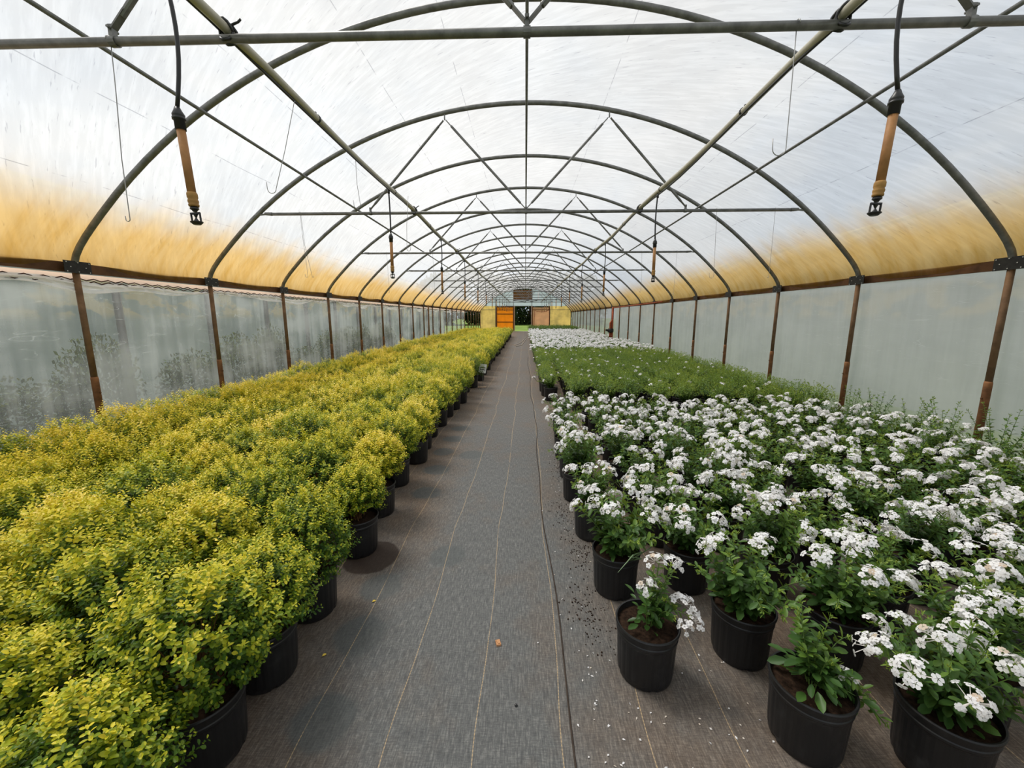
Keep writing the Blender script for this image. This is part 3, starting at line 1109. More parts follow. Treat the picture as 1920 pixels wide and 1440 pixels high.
def cluster_arrays(seed, nfl, rad, fsize, simple=False):
    g_ = np.random.default_rng(seed)
    d = norm(g_.normal(size=(nfl * 4, 3)) + np.array([0, 0, .55]))
    d = d[d[:, 2] > -.15][:nfl]
    n = len(d)
    cen = d * np.array([rad, rad, rad * .72]) * g_.uniform(.78, 1.05, (n, 1))
    nn = norm(d + np.array([0, 0, .45]) + g_.normal(size=(n, 3)) * .3)
    size = g_.uniform(.85, 1.15, n) * fsize
    tone = np.where(g_.random(n) < .02, g_.uniform(.1, .3, n), g_.uniform(.5, 1, n))
    if simple:
        a = norm(np.cross(nn, g_.normal(size=(n, 3))))
        b_ = np.cross(nn, a)
        V = np.stack([cen + (a * c_ + b_ * s_) * (size * .5)[:, None] for c_, s_ in ((1, 0), (.3, .95), (-.8, .6), (-.8, -.6), (.3, -.95))], 1).reshape(-1, 3)
        F = (np.arange(n) * 5)[:, None] + np.arange(5)[None, :]
        return V, [F], [tone]
    V, F = floret_arrays(cen, nn, size, g_)
    # slender tubes down to the flower head
    t0 = cen
    t1 = d * .008
    sd = norm(np.cross(d, np.array([0.3, .2, 1.0]))) * .0014
    TV = np.stack([t0 - sd, t0 + sd, t1 + sd, t1 - sd], 1).reshape(-1, 3)
    TF = (np.arange(n) * 4)[:, None] + np.arange(4)[None, :] + len(V)
    return np.concatenate([V, TV]), [F, TF], [np.repeat(tone, 5), np.full(n, .42)]


CLUS = []
for s in range(5):
    V, F, T = cluster_arrays(40 + s, 13 + 2 * s, .044 + .004 * s, .026)
    CLUS.append(np_mesh('flower_cluster', V, F, MT['petal'], T))
CLUS_RAW = [cluster_arrays(60 + s, 13 + 2 * s, .042, .029) for s in range(3)]
CLUS_S = [np_mesh('flower_cluster', *CLUS_RAW[s][:2], MT['petal'], CLUS_RAW[s][2]) for s in range(3)]
CLUS_LO = [cluster_arrays(80 + s, 10 + 2 * s, .042, .038, True) for s in range(3)]


def plum_plant(seed, stems, Lm, spacing, g_=None, basal=70, sway=.02, leafscale=1.0, tonebase=.50):
    """stems: list of tip points; returns leaf rows, stem paths"""
    g_ = np.random.default_rng(seed)
    P, D, Nn, L, W, T = [], [], [], [], [], []
    paths = []
    for tip in stems:
        tip = np.array(tip, float)
        r0 = g_.uniform(0, .03)
        a0 = math.atan2(tip[1], tip[0]) + g_.uniform(-.5, .5)
        a = np.array([r0 * math.cos(a0), r0 * math.sin(a0), .235])
        up = .10 if tip[2] < .42 else .045
        path = bent_path(a, tip, up, 9)
        paths.append(path)
        pa = np.array(path)
        seg = np.linalg.norm(np.diff(pa, axis=0), axis=1)
        cum = np.concatenate([[0], np.cumsum(seg)])
        tot = cum[-1]
        ts = np.arange(.03, tot - .012, spacing)
        if len(ts) == 0:
            continue
        pts = np.stack([np.interp(ts, cum, pa[:, j]) for j in range(3)], 1)
        dr_ = norm(np.stack([np.interp(ts + .01, cum, pa[:, j]) for j in range(3)], 1) - np.stack([np.interp(ts - .01, cum, pa[:, j]) for j in range(3)], 1) + 1e-6)
        for rep in range(2):
            n = len(ts)
            ph = np.arange(n) * 2.4 + g_.uniform(0, 6.28) + rep * 2.2
            s0 = norm(np.cross(dr_, np.array([.31, .17, .93])))
            s1 = np.cross(dr_, s0)
            out = s0 * np.cos(ph)[:, None] + s1 * np.sin(ph)[:, None]
            dd = norm(out + dr_ * .45 + np.array([0, 0, .12]) + g_.normal(size=(n, 3)) * .15)
            frac = ts / tot
            sz = Lm * (1.12 - .50 * frac ** 2) * g_.uniform(.7, 1.2, n)
            if rep:
                sz = sz * .6
            P.append(pts)
            D.append(dd)
            Nn.append(norm(np.array([0, 0, 1.0]) + dr_ * .25 + g_.normal(size=(n, 3)) * .25))
            L.append(sz)
            W.append(sz * g_.uniform(.44, .56, n))
            T.append(tonebase - .18 + .38 * frac ** 2 + g_.normal(size=n) * .09)
        # small pale bracts at the tip
        n = 9
        dd = norm(dr_[-1] + g_.normal(size=(n, 3)) * .55)
        P.append(tip[None, :] - dd * .004 + g_.normal(size=(n, 3)) * .004)
        D.append(dd)
        Nn.append(norm(g_.normal(size=(n, 3)) + np.array([0, 0, 1.0])))
        L.append(g_.uniform(.014, .024, n))
        W.append(np.full(n, .005))
        T.append(g_.uniform(.78, 1.0, n))
    if basal:
        n = basal
        ang = g_.uniform(0, 2 * PI, n)
        rr = g_.uniform(.015, .085, n)
        P.append(np.stack([rr * np.cos(ang), rr * np.sin(ang), .25 + g_.uniform(0, .10, n)], 1))
        D.append(np.stack([np.cos(ang), np.sin(ang), g_.uniform(-.2, .7, n)], 1))
        Nn.append(norm(np.array([0, 0, 1.0]) + g_.normal(size=(n, 3)) * .3))
        sz = Lm * g_.uniform(.8, 1.35, n)
        L.append(sz)
        W.append(sz * .5)
        T.append(tonebase - .2 + g_.normal(size=n) * .1)
    return [np.concatenate(a) for a in (P, D, Nn, L, W, T)], paths


def dome_tips(seed, n, rx, zlo, ztop, pw=.5):
    g_ = np.random.default_rng(seed)
    out = []
    for q in range(n):
        a = g_.uniform(0, 2 * PI)
        r = g_.random() ** pw
        z = zlo + (ztop - zlo) * math.sqrt(max(0, 1 - r * r * .92)) * g_.uniform(.78, 1.08)
        out.append((r * rx * math.cos(a), r * rx * math.sin(a), z))
    return out


def place_clusters(raws, spots, seed):
    """one joined flowers mesh"""
    g_ = np.random.default_rng(seed)
    VV, FF, TT = [], {}, {}
    off = 0
    for p in spots:
        V, F, T = raws[int(g_.integers(len(raws)))]
        a = g_.uniform(0, 6.28)
        c_, s_ = math.cos(a), math.sin(a)
        sc_ = g_.uniform(.75, 1.2)
        Vr = np.stack([V[:, 0] * c_ - V[:, 1] * s_, V[:, 0] * s_ + V[:, 1] * c_, V[:, 2]], 1) * sc_ + np.array(p)
        VV.append(Vr)
        for f, t in zip(F, T):
            FF.setdefault(f.shape[1], []).append(f + off)
            TT.setdefault(f.shape[1], []).append(t)
        off += len(V)
    ks = sorted(FF)
    return np.concatenate(VV), [np.concatenate(FF[k]) for k in ks], [np.concatenate(TT[k]) for k in ks]


# variants: (foliage, stems, cluster spots, joined flowers)
PNEAR, PMID, PFAR, GMID = [], [], [], []
for s in range(5):
    tips = dome_tips(500 + s, 30, .245, .33, .53 + .02 * (s % 3))
    rows, paths = plum_plant(510 + s, tips, .053, .0165, basal=80)
    fl = [t for q, t in enumerate(tips) if q % 10 in (0, 3, 5, 8)][:9 + s % 3]
    PNEAR.append((mesh_from_leaves('foliage', rows, SH8, MT['plum']), tubes_np(paths, .0028, .0014).mesh('stems', MT['greenstem']), fl, None))
for s in range(5):
    tips = dome_tips(540 + s, 26, .25, .33, .53 + .02 * (s % 3))
    rows, paths = plum_plant(550 + s, tips, .050, .016, basal=60)
    fl = [t for q, t in enumerate(tips) if q % 10 in (0, 3, 5, 7, 9)][:9 + s % 4]
    V, F, T = place_clusters(CLUS_RAW, fl, s)
    PMID.append((mesh_from_leaves('foliage', rows, SH4, MT['plum']), None, fl, None))
WISPY = []
for s in range(3):
    tips = dome_tips(570 + s, 24, .25, .33, .53)
    gw = np.random.default_rng(577 + s)
    tall = [(gw.uniform(-.2, .2), gw.uniform(-.2, .2), gw.uniform(.62, .78)) for q in range(7)]
    rows, paths = plum_plant(574 + s, tips + tall, .046, .020, basal=50, tonebase=.58)
    fl = [t for q, t in enumerate(tips) if q % 10 in (0, 4, 7)][:5]
    WISPY.append((mesh_from_leaves('foliage', rows, SH4, MT['plum']), tubes_np(paths[-7:], .0026, .0012).mesh('stems', MT['greenstem']), fl, None))
for s in range(3):
    tips = dome_tips(580 + s, 16, .25, .33, .54)
    rows, paths = plum_plant(585 + s, tips, .075, .03, basal=24)
    fl = dome_tips(590 + s, 9, .26, .36, .58)
    V, F, T = place_clusters(CLUS_LO, fl, s)
    PFAR.append((rows, (V, F, T)))
for s in range(4):
    tips = dome_tips(600 + s, 85, .255, .30, .57 + .02 * (s % 3), .6)
    rows, paths = plum_plant(610 + s, tips, .034, .017, basal=40, tonebase=.66)
    fl = [tips[k] for k in ((5, 31), (3,), (), (8, 22, 40))[s]]
    fm = None
    if fl:
        pass
    GMID.append((mesh_from_leaves('foliage', rows, SH4, MT['plum']), None, fl, fm))


# ----------------------------------------------------------------- left bed: golden shrubs
PITCH = .385
rows_x = [-1.17 - PITCH * r for r in range(9)]
path_row = [(-1.17, .80), (-1.17, 1.20), (-1.16, 1.53), (-1.165, 1.93), (-1.145, 2.50), (-1.20, 3.04), (-1.245, 3.62), (-1.21, 4.22), (-1.27, 4.68),
            (-1.30, 5.18), (-1.28, 5.72), (-1.285, 6.28), (-1.26, 6.80), (-1.215, 7.32), (-1.30, 7.85), (-1.31, 8.40)]
shrubs = []      # (row, x, y)
for r, x in enumerate(rows_x):
    ys_ = []
    if r == 0:
        pts = list(path_row)
        y = 8.92
        while y < 31.2:
            pts.append((-1.20 + rnd.uniform(-.08, .05), y + rnd.uniform(-.04, .04)))
            y += .50
    else:
        pts = []
        y = .72 + (.22 if r % 2 else 0)
        while y < 31.2 - r * .25:
            pts.append((x - .03 + rnd.uniform(-.035, .035), y + rnd.uniform(-.04, .04)))
            y += .44
    for px, py in pts:
        if abs(px) < 1.42 * py + .35:
            shrubs.append((r, max(px, -4.21), py))
shrubs.sort(key=lambda s: s[1] ** 2 + s[2] ** 2)
near_sh, far_sh = shrubs[:300], shrubs[300:]
count_in_row = {}
near_sh.sort(key=lambda s: (s[0], s[2]))
special = {(0, 1): 'bright golden shrub cut off by the bottom left corner of the photo', (0, 2): 'golden shrub in black pot, frontmost whole pot at the path edge, left side',
           (0, 3): 'golden shrub in a scuffed grey-black pot, second pot back along the path edge'}
for r, x, y in near_sh:
    count_in_row[r] = count_in_row.get(r, 0) + 1
    k = count_in_row[r]
    if (r, k) in special:
        lab = special[(r, k)]
    else:
        rowt = 'row along the path edge' if r == 0 else ('row against the left wall' if r == 8 else '%s row left of the path' % ordinal(r + 1))
        lab = 'golden shrub in black pot, %s, %s from the front' % (rowt, ordinal(k))
    d = math.hypot(x, y)
    lod = 'near' if d < 4.2 else 'mid'
    fo, tw = SHRUB[lod][rnd.randrange(5)]
    sc = rnd.uniform(.92, 1.10)
    root = empty('potted_shrub', (x, y, gz(y)), rnd.uniform(0, 6.28), label=lab, cat='shrub', group='golden shrubs in black pots')
    pot_vis = d < 4.2 or r == 0
    link('pot', POT if d < 4.2 else POT_LO, root)
    if d < 4.2:
        link('soil', SOIL, root)
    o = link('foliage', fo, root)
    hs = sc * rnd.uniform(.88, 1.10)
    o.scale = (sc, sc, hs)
    o.location.z = .24 * (1 - hs)
    if tw is not None:
        o2 = link('twigs', tw, root)
        o2.scale = o.scale
        o2.location.z = o.location.z


def joined(name, items, m, label, cat):
    """many far plants in one mesh: items = (rows, x, y, rot, scale, tone shift)"""
    Ps = [[], [], [], [], [], []]
    for rows, x, y, a, s, ts in items:
        c_, s_ = math.cos(a), math.sin(a)
        Rm = np.array([[c_, -s_, 0], [s_, c_, 0], [0, 0, 1]])
        Ps[0].append((rows[0] * s) @ Rm.T + np.array([x, y, gz(y)]))
        Ps[1].append(rows[1] @ Rm.T)
        Ps[2].append(rows[2] @ Rm.T)
        Ps[3].append(rows[3] * s)
        Ps[4].append(rows[4] * s)
        Ps[5].append(rows[5] + ts)
    return mesh_from_leaves(name, [np.concatenate(p) for p in Ps], SH4, m)


def pots_joined(pts):
    b_ = MB()
    for x, y in pts:
        b_.lathe([(.115, 0), (.13, .21), (.138, .25), (.125, .24), (0, .24)], 12, c=(x, y, gz(y)))
    return b_.mesh('pots', MT['pot'], True)


st = empty('distant_shrubs', (0, 0, 0), label='mass of golden shrubs filling the far half of the left bed', cat='shrubs', kind='stuff')
o = link('foliage', joined('foliage', [(SHRUB['far'][rnd.randrange(4)][1], x, y, rnd.uniform(0, 6.28), rnd.uniform(.95, 1.12), rnd.uniform(-.06, .12)) for r, x, y in far_sh], MT['privet'], '', ''), st)
tag(o, kind='stuff')
o = link('pots', pots_joined([(x, y) for r, x, y in far_sh]), st)
tag(o, kind='stuff')

# ----------------------------------------------------------------- right bed
plants = []      # (col, x, y, type)
cols = [.52 + .418 * c for c in range(10)]
col0 = [(.555, 1.60), (.54, 2.16), (.50, 2.76), (.47, 3.36), (.48, 3.86), (.47, 4.38), (.50, 4.92), (.52, 5.45)]
col1 = [(1.08, 1.32), (1.04, 1.72), (.98, 2.22), (.97, 2.70), (.95, 3.16), (.93, 3.62), (.96, 4.10), (.94, 4.6), (.97, 5.1), (.95, 5.6)]
col2 = [(1.49, 1.24), (1.47, 1.72), (1.42, 2.18), (1.40, 2.64)]
for c, x in enumerate(cols):
    ywhite = 5.75 - .13 * (x - .5)
    if c == 0:
        pts = list(col0)
    elif c == 1:
        pts = list(col1)
    else:
        pts = list(col2) if c == 2 else []
        y = (3.08 if c == 2 else 1.28 + (.2 if c % 2 else 0))
        while y < ywhite:
            pts.append((x + .03 + rnd.uniform(-.04, .04), y + rnd.uniform(-.05, .05)))
            y += .43
    for px, py in pts:
        if px < 1.30 * py + .28:
            plants.append((c, px, py, 'white'))
    y = (7.62 if c == 0 else 6.62 - .26 * (x - .95)) + (.12 if c % 2 else 0)
    while y < 13.6:
        plants.append((c, (x if c else .47) + rnd.uniform(-.04, .04) - (.03 if c == 1 else 0), y + rnd.uniform(-.04, .04), 'green'))
        y += .43
    while y < 31.0:
        if not (c == 9 and abs(y - 20) < .5):
            plants.append((c, x - .05 + rnd.uniform(-.05, .05), y + rnd.uniform(-.05, .05), 'far'))
        y += .43
    y = max(y, 31.2)
    while y < 37.5:
        plants.append((c, min(x + rnd.uniform(-.05, .05), 3.95), y, 'end'))
        y += .5

hero = {(0, 1): 'sparse white-flowered plant in the lone black pot nearest the path, bare soil showing',
        (0, 2): 'white-flowered plant in black pot directly behind the lone front pot at the path',
        (1, 1): 'sparse pale green plant with few drooping flowers in the bottom right black pot',
        (1, 2): 'white-flowered plant in black pot between the lone front pot and the drooping plant',
        (2, 1): 'dense large-leaved white-flowered plant in the big black pot at the bottom right corner'}


def hero_plant(tips, flowers, seed, Lm, basal, spacing=.0125, tb=.45):
    rows, paths = plum_plant(seed, tips, Lm, spacing, basal=basal, tonebase=tb)
    return mesh_from_leaves('foliage', rows, SH8, MT['plum']), tubes_np(paths, .003, .0014).mesh('stems', MT['greenstem']), flowers, None


HB = [(.10, -.03, .36), (.15, -.06, .33), (.02, .02, .50), (.06, .06, .53), (.09, .01, .52), (-.02, -.02, .42), (.05, -.05, .40), (.12, .05, .47), (.03, .05, .38), (.08, -.08, .34), (.04, 0, .44)]
HBF = [(.17, -.07, .31), (.145, -.03, .355), (.13, -.09, .30), (-.02, -.03, .445), (.03, .03, .52), (.11, .05, .50)]
HD = [(-.04, .05, .50), (.0, .0, .44), (-.06, -.02, .40), (.05, .04, .42), (.12, -.06, .30), (.17, -.06, .24), (.20, -.09, .18), (.02, -.05, .38), (.10, .08, .46), (.15, .05, .40), (-.02, .08, .46), (.06, -.02, .36), (.0, .1, .5)]
HDF = [(.10, -.03, .30), (.24, .04, .46)]
HEROES = {(0, 1): hero_plant(HB, HBF, 901, .048, 26, .016), (1, 1): hero_plant(HD, HDF, 902, .058, 34, .015, .62)}

ids = [p for p in plants if p[3] in ('white', 'green')]
farw = [p for p in plants if p[3] == 'far']
endg = [p for p in plants if p[3] == 'end']
ids.sort(key=lambda p: p[1] ** 2 + p[2] ** 2)
extra = ids[330:]
ids = ids[:330]
ids.sort(key=lambda p: (p[3], p[0], p[2]))
cnt = {}
for c, x, y, kind in ids:
    cnt[(kind, c)] = cnt.get((kind, c), 0) + 1
    k = cnt[(kind, c)]
    rowt = 'row along the path' if c == 0 else ('row against the right wall' if c == 9 else '%s row right of the path' % ordinal(c + 1))
    d = math.hypot(x, y)
    if kind == 'white':
        hk = (c, k)
        lab = hero.get(hk, 'white-flowered plant in black pot, %s, %s from the front' % (rowt, ordinal(k)))
        near = d < 3.9
        var = HEROES.get(hk) or (WISPY[k % 3] if (c == 9 or (c == 8 and k % 2)) else PNEAR[(c * 3 + k) % 5] if near else PMID[rnd.randrange(5)])
        nm, grp = 'potted_flowering_plant', 'white-flowered plants in the near part of the right bed'
    else:
        lab = 'leafy green plant, %s, %s pot of the green block' % (rowt, ordinal(k))
        near = False
        var = GMID[(0, 1, 2, 1, 2, 3, 2, 1)[rnd.randrange(8)]]
        nm, grp = 'potted_leafy_plant', 'green plants in the middle of the right bed'
    root = empty(nm, (x, y, gz(y)), 0 if (kind == 'white' and (c, k) in HEROES) else rnd.uniform(0, 6.28), label=lab, cat='plant', group=grp)
    o = link('pot', POT if d < 4.2 else POT_LO, root)
    if d < 4.2 or y < 5.6:
        o = link('soil', SOIL, root)
        o.rotation_euler.z = rnd.uniform(0, 6)
    isH = kind == 'white' and (c, k) in HEROES
    sc = 1.0 if isH else (rnd.uniform(.90, 1.12) if kind == 'white' else rnd.uniform(.94, 1.13))
    o = link('foliage', var[0], root)
    o.scale = (sc, sc, sc)
    o.location.z = .24 * (1 - sc)
    zoff = o.location.z
    if var[1] is not None:
        o = link('stems', var[1], root)
        o.scale = (sc, sc, sc)
        o.location.z = zoff
    if var[2]:
        fl = var[2] if isH or kind == 'green' else [p for p in var[2] if rnd.random() < .88]
        for q, p in enumerate(fl):
            o = link('flower_cluster', CLUS[rnd.randrange(5)] if near else CLUS_S[rnd.randrange(3)], root)
            o.location = (p[0] * sc, p[1] * sc, p[2] * sc + zoff + .004)
            a = math.atan2(p[1], p[0])
            tl = min(.9, math.hypot(p[0], p[1]) * 3.2)
            o.rotation_euler = Matrix.Rotation(a, 3, 'Z').to_4x4().to_3x3().to_euler()
            o.rotation_euler = (Matrix.Rotation(a, 3, 'Z') @ Matrix.Rotation(tl, 3, 'Y') @ Matrix.Rotation(rnd.uniform(0, 6), 3, 'Z')).to_euler()
            s = rnd.uniform(.85, 1.25) * (.7 if kind == 'green' else 1)
            o.scale = (s, s, s)
    elif var[3] is not None:
        o = link('flowers', var[3], root)
        o.scale = (sc, sc, sc)
        o.location.z = zoff + .006
    if kind == 'white' and (c, k) == (0, 2):
        b = MB()
        for pts_ in ([(.06, -.09, .24), (.10, -.16, .34), (.03, -.24, .37), (-.06, -.30, .31)], [(.06, -.09, .24), (.10, -.16, .30), (.02, -.19, .33)], [(.06, -.09, .24), (.15, -.15, .36), (.13, -.17, .42)]):
            b.tube(pts_, [.002, .003, .004, .0008][:len(pts_)], 4)
        w = b.build('weed_blade', MT['weed'], root)
        w.rotation_euler.z = -root.rotation_euler.z

# far white mass
st = empty('distant_flowering_plants', (0, 0, 0), label='mass of white-flowered plants filling the far end of the right bed', cat='plants', kind='stuff')
its = [(PFAR[rnd.randrange(3)], x, y, rnd.uniform(0, 6.28), rnd.uniform(.95, 1.12)) for c, x, y, kk in farw]
tag(link('foliage', joined('foliage', [(v[0], x, y, a, s, rnd.uniform(-.05, .1)) for v, x, y, a, s in its], MT['plum'], '', ''), st), kind='stuff')
VV, F5, T5 = [], [], []
off = 0
for v, x, y, a, s in its:
    V, F, T = v[1]
    c_, s_ = math.cos(a), math.sin(a)
    VV.append(np.stack([V[:, 0] * c_ - V[:, 1] * s_, V[:, 0] * s_ + V[:, 1] * c_, V[:, 2]], 1) * s + np.array([x, y, gz(y)]))
    F5.append(F[0] + off)
    T5.append(T[0])
    off += len(V)
tag(link('flowers', np_mesh('flowers', np.concatenate(VV), [np.concatenate(F5)], MT['petal'], [np.concatenate(T5)]), st), kind='stuff')
tag(link('pots', pots_joined([(x, y) for c, x, y, kk in farw]), st), kind='stuff')
st = empty('distant_leafy_plants', (0, 0, 0), label='strip of taller green plants before the far gable, right of the doorway', cat='plants', kind='stuff')
tag(link('foliage', joined('foliage', [(PFAR[rnd.randrange(3)][0], x, y, rnd.uniform(0, 6.28), rnd.uniform(1.2, 1.6), rnd.uniform(-.05, .1)) for c, x, y, kk in endg + extra], MT['plum'], '', ''), st), kind='stuff')
tag(link('pots', pots_joined([(x, y) for c, x, y, kk in endg + extra]), st), kind='stuff')

# a lone flower stalk leaning over the path from the green block
b = MB()
b.tube([(.43, 7.6, .27), (.32, 7.45, .36), (.22, 7.3, .42), (.16, 7.25, .50)], .003, 5)
o = tag(b.build('flower_stalk', MT['greenstem']), 'single stalk with a white flower leaning out over the path', 'flower stalk')
f = link('flower_head', CLUS[0], o)
f.location = (.16, 7.25, .50)
f.scale = (.8, .8, .8)

# ----------------------------------------------------------------- sign
sg = empty('plant_sign', (-.98, 9.06, gz(9.06)), label='small white sign card with two lines of print on a wire stake', cat='sign')
b = MB()
b.tube([(0, 0, 0), (0, 0, .36)], .005, 6)
b.build('stake', MT['wire'], sg)
R_ = Matrix.Rotation(-.18, 3, 'Y') @ Matrix.Rotation(-.25, 3, 'X')
b = MB()
b.box((.005, -.01, .425), (.165, .004, .205), Matrix.Rotation(.16, 3, 'Y') @ Matrix.Rotation(-.12, 3, 'X'))
b.build('card', MT['sign'], sg)
b = MB()
Rm = Matrix.Rotation(.16, 3, 'Y') @ Matrix.Rotation(-.12, 3, 'X')
for zz, x0, x1 in ((.022, -.052, .058), (-.028, -.058, .062)):
    x = x0
    while x < x1:
        w = rnd.uniform(.008, .014)
        c = Rm @ Vector((x + w / 2, -.0035, zz)) + Vector((.005, -.01, .425))
        b.box(c, (w, .002, .022), Rm)
        x += w + .003
b.build('print', MT['ink'], sg)
b = MB()
b.box((0, 0, .011), (.19, .05, .022), Matrix.Rotation(.1, 3, 'Z'))
o = tag(b.build('wood_scrap', MT['wood']), 'pale wood scrap at the foot of the sign stake', 'wood scrap')
o.location = (-.98, 8.93, gz(9))

# ----------------------------------------------------------------- bits on the cloth
b = MB()
b.box((0, 0, .005), (.022, .032, .010), Matrix.Rotation(.3, 3, 'Z'))
b.box((.002, .001, .010), (.014, .022, .006), Matrix.Rotation(.5, 3, 'Z'))
o = tag(b.build('clay_chip', MT['stone']), 'small orange-brown chip in the middle of the path', 'chip')
o.location = (-.126, 1.726, 0)
b = MB()
b.lathe([(0, 0), (.006, .001), (.007, .004), (.004, .008), (0, .009)], 8)
o = tag(b.build('dark_pebble', MT['black']), 'tiny dark pebble on the path nearer than the chip', 'pebble')
o.location = (-.03, 1.41, 0)
for q, (x, y, lab) in enumerate(((-.86, 1.99, 'yellow fallen leaf on the cloth beside the round pot mark'), (-.96, 1.62, 'curled yellow fallen leaf between the second and third path pots'))):
    rows = [np.array([[0, 0, .004]]), np.array([[.6, .8, .05]]), np.array([[0.1, 0, 1.]]), np.array([.022]), np.array([.016]), np.array([.8])]
    o = tag(link('fallen_leaf', mesh_from_leaves('fallen_leaf', rows, SH8, MT['fallen'])), lab, 'fallen leaf', 'yellow fallen leaves')
    o.location = (x, y, 0)
g_ = np.random.default_rng(77)
n = 150
px = np.concatenate([g_.normal(.34, .12, 90), g_.uniform(.25, .95, 60)])
py = np.concatenate([g_.uniform(1.2, 5.2, 90), g_.uniform(1.15, 1.7, 60)])
rows = [np.stack([px, py, np.full(n, .003)], 1), norm(np.stack([g_.normal(size=n), g_.normal(size=n), np.full(n, .12)], 1)), norm(np.stack([g_.normal(size=n) * .3, g_.normal(size=n) * .3, np.ones(n)], 1)), g_.uniform(.007, .016, n), g_.uniform(.004, .009, n), g_.uniform(.15, .9, n)]
tag(link('fallen_petals', mesh_from_leaves('fallen_petals', rows, SH4, MT['petal'])), 'scattered fallen white petals along the right edge of the path', 'petals', kind='stuff')
b = MB()
for q in range(700):
    cx, cy = ((.40, 2.55), (.36, 1.95), (.34, 3.1), (-1.0, 8.9), (.38, 4.0))[q % 5]
    x, y = cx + rnd.gauss(0, .06), cy + rnd.gauss(0, .14)
    s = rnd.uniform(.002, .006)
    b.box((x, y, gz(y) + s * .4), (s, s * 1.3, s * .8), Matrix.Rotation(rnd.uniform(0, 3), 3, 'Z'))
tag(b.build('soil_crumbs', MT['soil']), 'spilled dark soil crumbs along the bed edges', 'soil', kind='stuff')
# seam of the cloth
b = MB()
pts = []
y = .3
while y < 16:
    pts.append((.185 + .02 * math.sin(y * 1.3) + .008 * math.sin(y * 3.7) - .006 * y, y, gz(y) + .001))
    y += .12
b.tube(pts, .0042, 6)
tag(b.build('trim_2', MT['seam'], smooth=True), 'raised dark seam of the ground cloth along the path', 'seam', kind='structure')
# hose at the far end of the path
b = MB()
pts = [(.06, 30.0, 0), (-.1, 27.0, 0), (-.18, 24.6, 0), (-.42, 22.6, 0), (-.6, 21.6, 0), (-.45, 21.0, 0), (-.2, 21.6, 0), (-.12, 23.4, 0), (-.02, 25.5, 0), (.1, 27.5, 0)]
b.tube([(x, y, gz(y) + .016) for x, y, z in pts], .016, 6)
tag(b.build('garden_hose', MT['hose'], None, True), 'tan hose lying in loops at the far end of the path', 'hose')

# ----------------------------------------------------------------- outside: neighbour tunnels, bushes, trees
def neighbour(cx, label, posts):
    root = empty('neighbouring_greenhouse', (cx, 0, 0), label=label, cat='greenhouse')
    pr = [(HALF, -.05), (HALF, 1.0), (HALF, 2.1)] + [(x, z) for x, z in reversed(bow_profile(.03))][1:]
    pr = [(x, z) for x, z in pr]
    full = pr + [(-x, z) for x, z in reversed(pr[:-1])]
    b_ = MB()
    n_ = len(full)
    vs_ = [(x, y, z) for y in (-4, 8, 20, 31) for x, z in full]
    b_.add(vs_, [(j * n_ + i, j * n_ + i + 1, (j + 1) * n_ + i + 1, (j + 1) * n_ + i) for j in range(3) for i in range(n_ - 1)])
    b_.build('cover', MT['farfilm'], root, True)
    if posts:
        for k in range(16):
            p_ = MB()
            s_ = 1 if cx < 0 else -1
            p_.tube([(s_ * (HALF + .06), 4.2 + k * BAY, -.05), (s_ * (HALF + .06), 4.2 + k * BAY, 2.15)], .05, 8)
            p_.build('post', MT['greypost'], root, True)


neighbour(-6.15 - HALF - .1, 'neighbouring greenhouse with grey posts seen through the left curtain', True)
neighbour(6.9 + HALF, 'neighbouring greenhouse dimly seen through the right curtain', False)

TREES = []
for s in range(3):
    g_ = np.random.default_rng(700 + s)
    n = 2600
    d = norm(g_.normal(size=(n, 3)))
    lob = norm(g_.normal(size=(14, 3)))
    R = 1 + (np.maximum(d @ lob.T, 0) ** 6).sum(1) * .22
    rr = (R * g_.uniform(.72, 1.02, n))[:, None]
    P = d * rr * np.array([3.2, 3.2, 3.6]) + np.array([0, 0, 4.0])
    P[:, 2] = np.maximum(P[:, 2], .35)
    rows = [P, norm(d + g_.normal(size=(n, 3)) * .8), norm(d + g_.normal(size=(n, 3)) * .5), g_.uniform(.35, .7, n), g_.uniform(.25, .45, n), g_.uniform(.2, .9, n)]
    cr = mesh_from_leaves('crown', rows, SH8, MT['tree'])
    tk = MB()
    tk.tube([(0, 0, -.3), (.05, 0, 1.5), (-.05, .1, 3.5)], [.28, .22, .12], 10)
    TREES.append((cr, tk.mesh('trunk', MT['bark'], True)))
spots = [(-14.5, 66, 1.5, 'dark tree outside, first from the left beyond the curtain gap'), (-8.6, 69, 1.6, 'dark tree outside, showing in the open gap of the left wall'),
         (-3.6, 68, 1.5, 'dark tree outside, left one filling the open doorway'), (.8, 71, 1.6, 'dark tree outside, right one filling the open doorway'),
         (5.2, 68, 1.5, 'dark tree outside behind the dusty pink door leaf'), (10.0, 70, 1.5, 'dark tree outside behind the right stained panel')]
for q, (x, y, s, lab) in enumerate(spots):
    root = empty('tree', (x, y, .25), q * 1.3, label=lab, cat='tree', group='dark trees beyond the far gable')
    cr, tk = TREES[q % 3]
    o = link('crown', cr, root)
    o.scale = (s * .66, s * .66, s * .66)
    o = link('trunk', tk, root)
    o.scale = (s * .66, s * .66, s * .66)

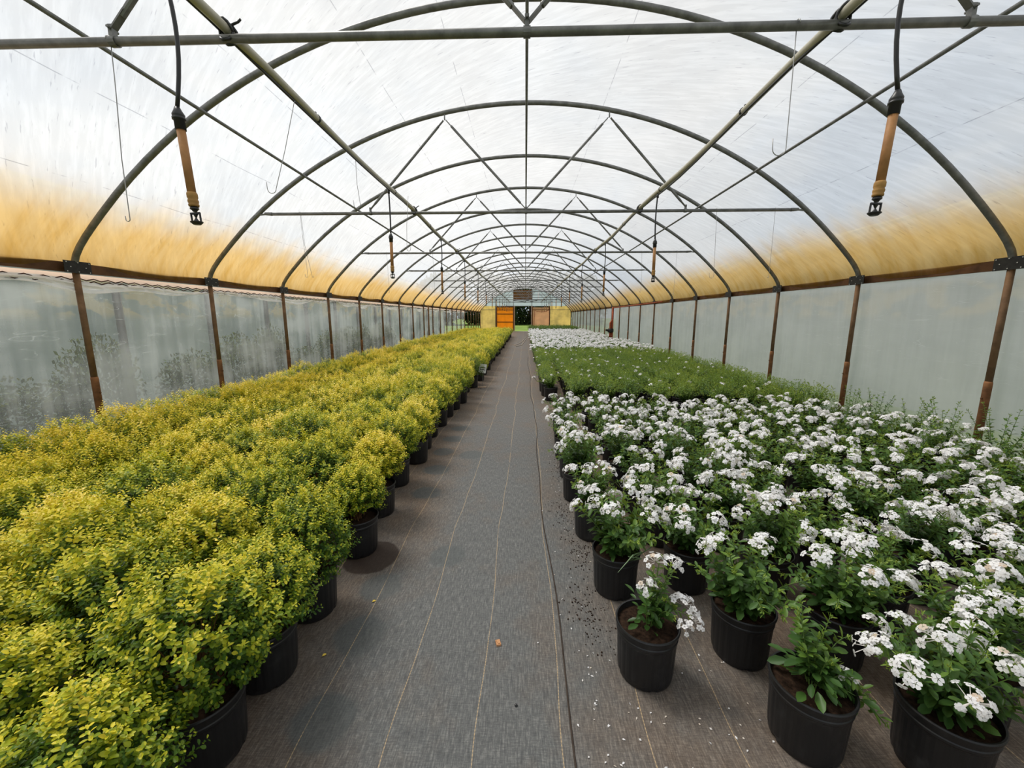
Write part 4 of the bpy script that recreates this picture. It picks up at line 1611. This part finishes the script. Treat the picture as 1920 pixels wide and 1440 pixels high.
BUSH = []
for s in range(2):
    g_ = np.random.default_rng(800 + s)
    n = 3200
    d = norm(g_.normal(size=(n, 3)))
    P = d * g_.uniform(.5, 1.05, (n, 1)) * np.array([.30, .55, .42]) + np.array([0, 0, .42])
    P[:, 2] = np.maximum(P[:, 2], .03)
    rows = [P, norm(d + g_.normal(size=(n, 3)) * .7), norm(d + g_.normal(size=(n, 3)) * .5), g_.uniform(.028, .06, n), g_.uniform(.018, .034, n), g_.uniform(.1, 1, n)]
    BUSH.append(mesh_from_leaves('weed_bush', rows, SH4, MT['farbush']))
for q in range(12):
    y = 2.6 + q * 1.15 + rnd.uniform(-.3, .3)
    o = link('weed_bush', BUSH[q % 2])
    o.location = (-5.35 + rnd.uniform(-.12, .12), y, -.05)
    s = rnd.uniform(.8, 1.5)
    o.scale = (1, s, rnd.uniform(1.1, 1.75))
    tag(o, 'dark weed bush outside the left curtain, %s back from the camera' % ordinal(q + 1), 'bush', 'weed bushes outside the left curtain')

# ----------------------------------------------------------------- daylight
w = bpy.data.worlds.new('sky')
bpy.context.scene.world = w
w.use_nodes = True
nt = w.node_tree
nt.nodes.clear()
out = nt.nodes.new('ShaderNodeOutputWorld')
tc = N(nt, 'TexCoord').outputs['Generated']
cl = noise(nt, scaled(nt, tc, (1, 1, 2.2)), 2.3, 5, .55, .3)
col = ramp(nt, cl, [(.34, (.58, .72, .90)), (.48, (.88, .93, .98)), (.60, (1.0, 1.0, 1.0))])
bg = N(nt, 'Background', {'Color': col, 'Strength': .66})
nt.links.new(bg.outputs[0], out.inputs[0])

sun = bpy.data.lights.new('sun', 'SUN')
sun.energy = 5.5
sun.angle = math.radians(22)
sun.color = (1, .95, .86)
so = bpy.data.objects.new('sun', sun)
C.objects.link(so)
so.rotation_euler = Vector((-.42, .30, .86)).to_track_quat('Z', 'Y').to_euler()

# ----------------------------------------------------------------- camera
cam = bpy.data.cameras.new('camera')
cam.sensor_width = 36
cam.lens = 745 / 1920 * 36
cam.clip_start = .02
cam.clip_end = 400
co = bpy.data.objects.new('camera', cam)
C.objects.link(co)
co.location = (0, 0, CAMZ)
co.rotation_euler = (math.radians(90 - 9.6), 0, math.radians(1.9))
S = bpy.context.scene
S.camera = co
S.view_settings.view_transform = 'Standard'
S.view_settings.look = 'None'
S.view_settings.gamma = 1
S.view_settings.use_curve_mapping = False
S.view_settings.exposure = 0.0
S.cycles.max_bounces = 8
S.cycles.diffuse_bounces = 4
S.cycles.adaptive_threshold = .015
S.cycles.glossy_bounces = 2
S.cycles.transmission_bounces = 5
S.cycles.transparent_max_bounces = 10
S.cycles.caustics_reflective = False
S.cycles.caustics_refractive = False
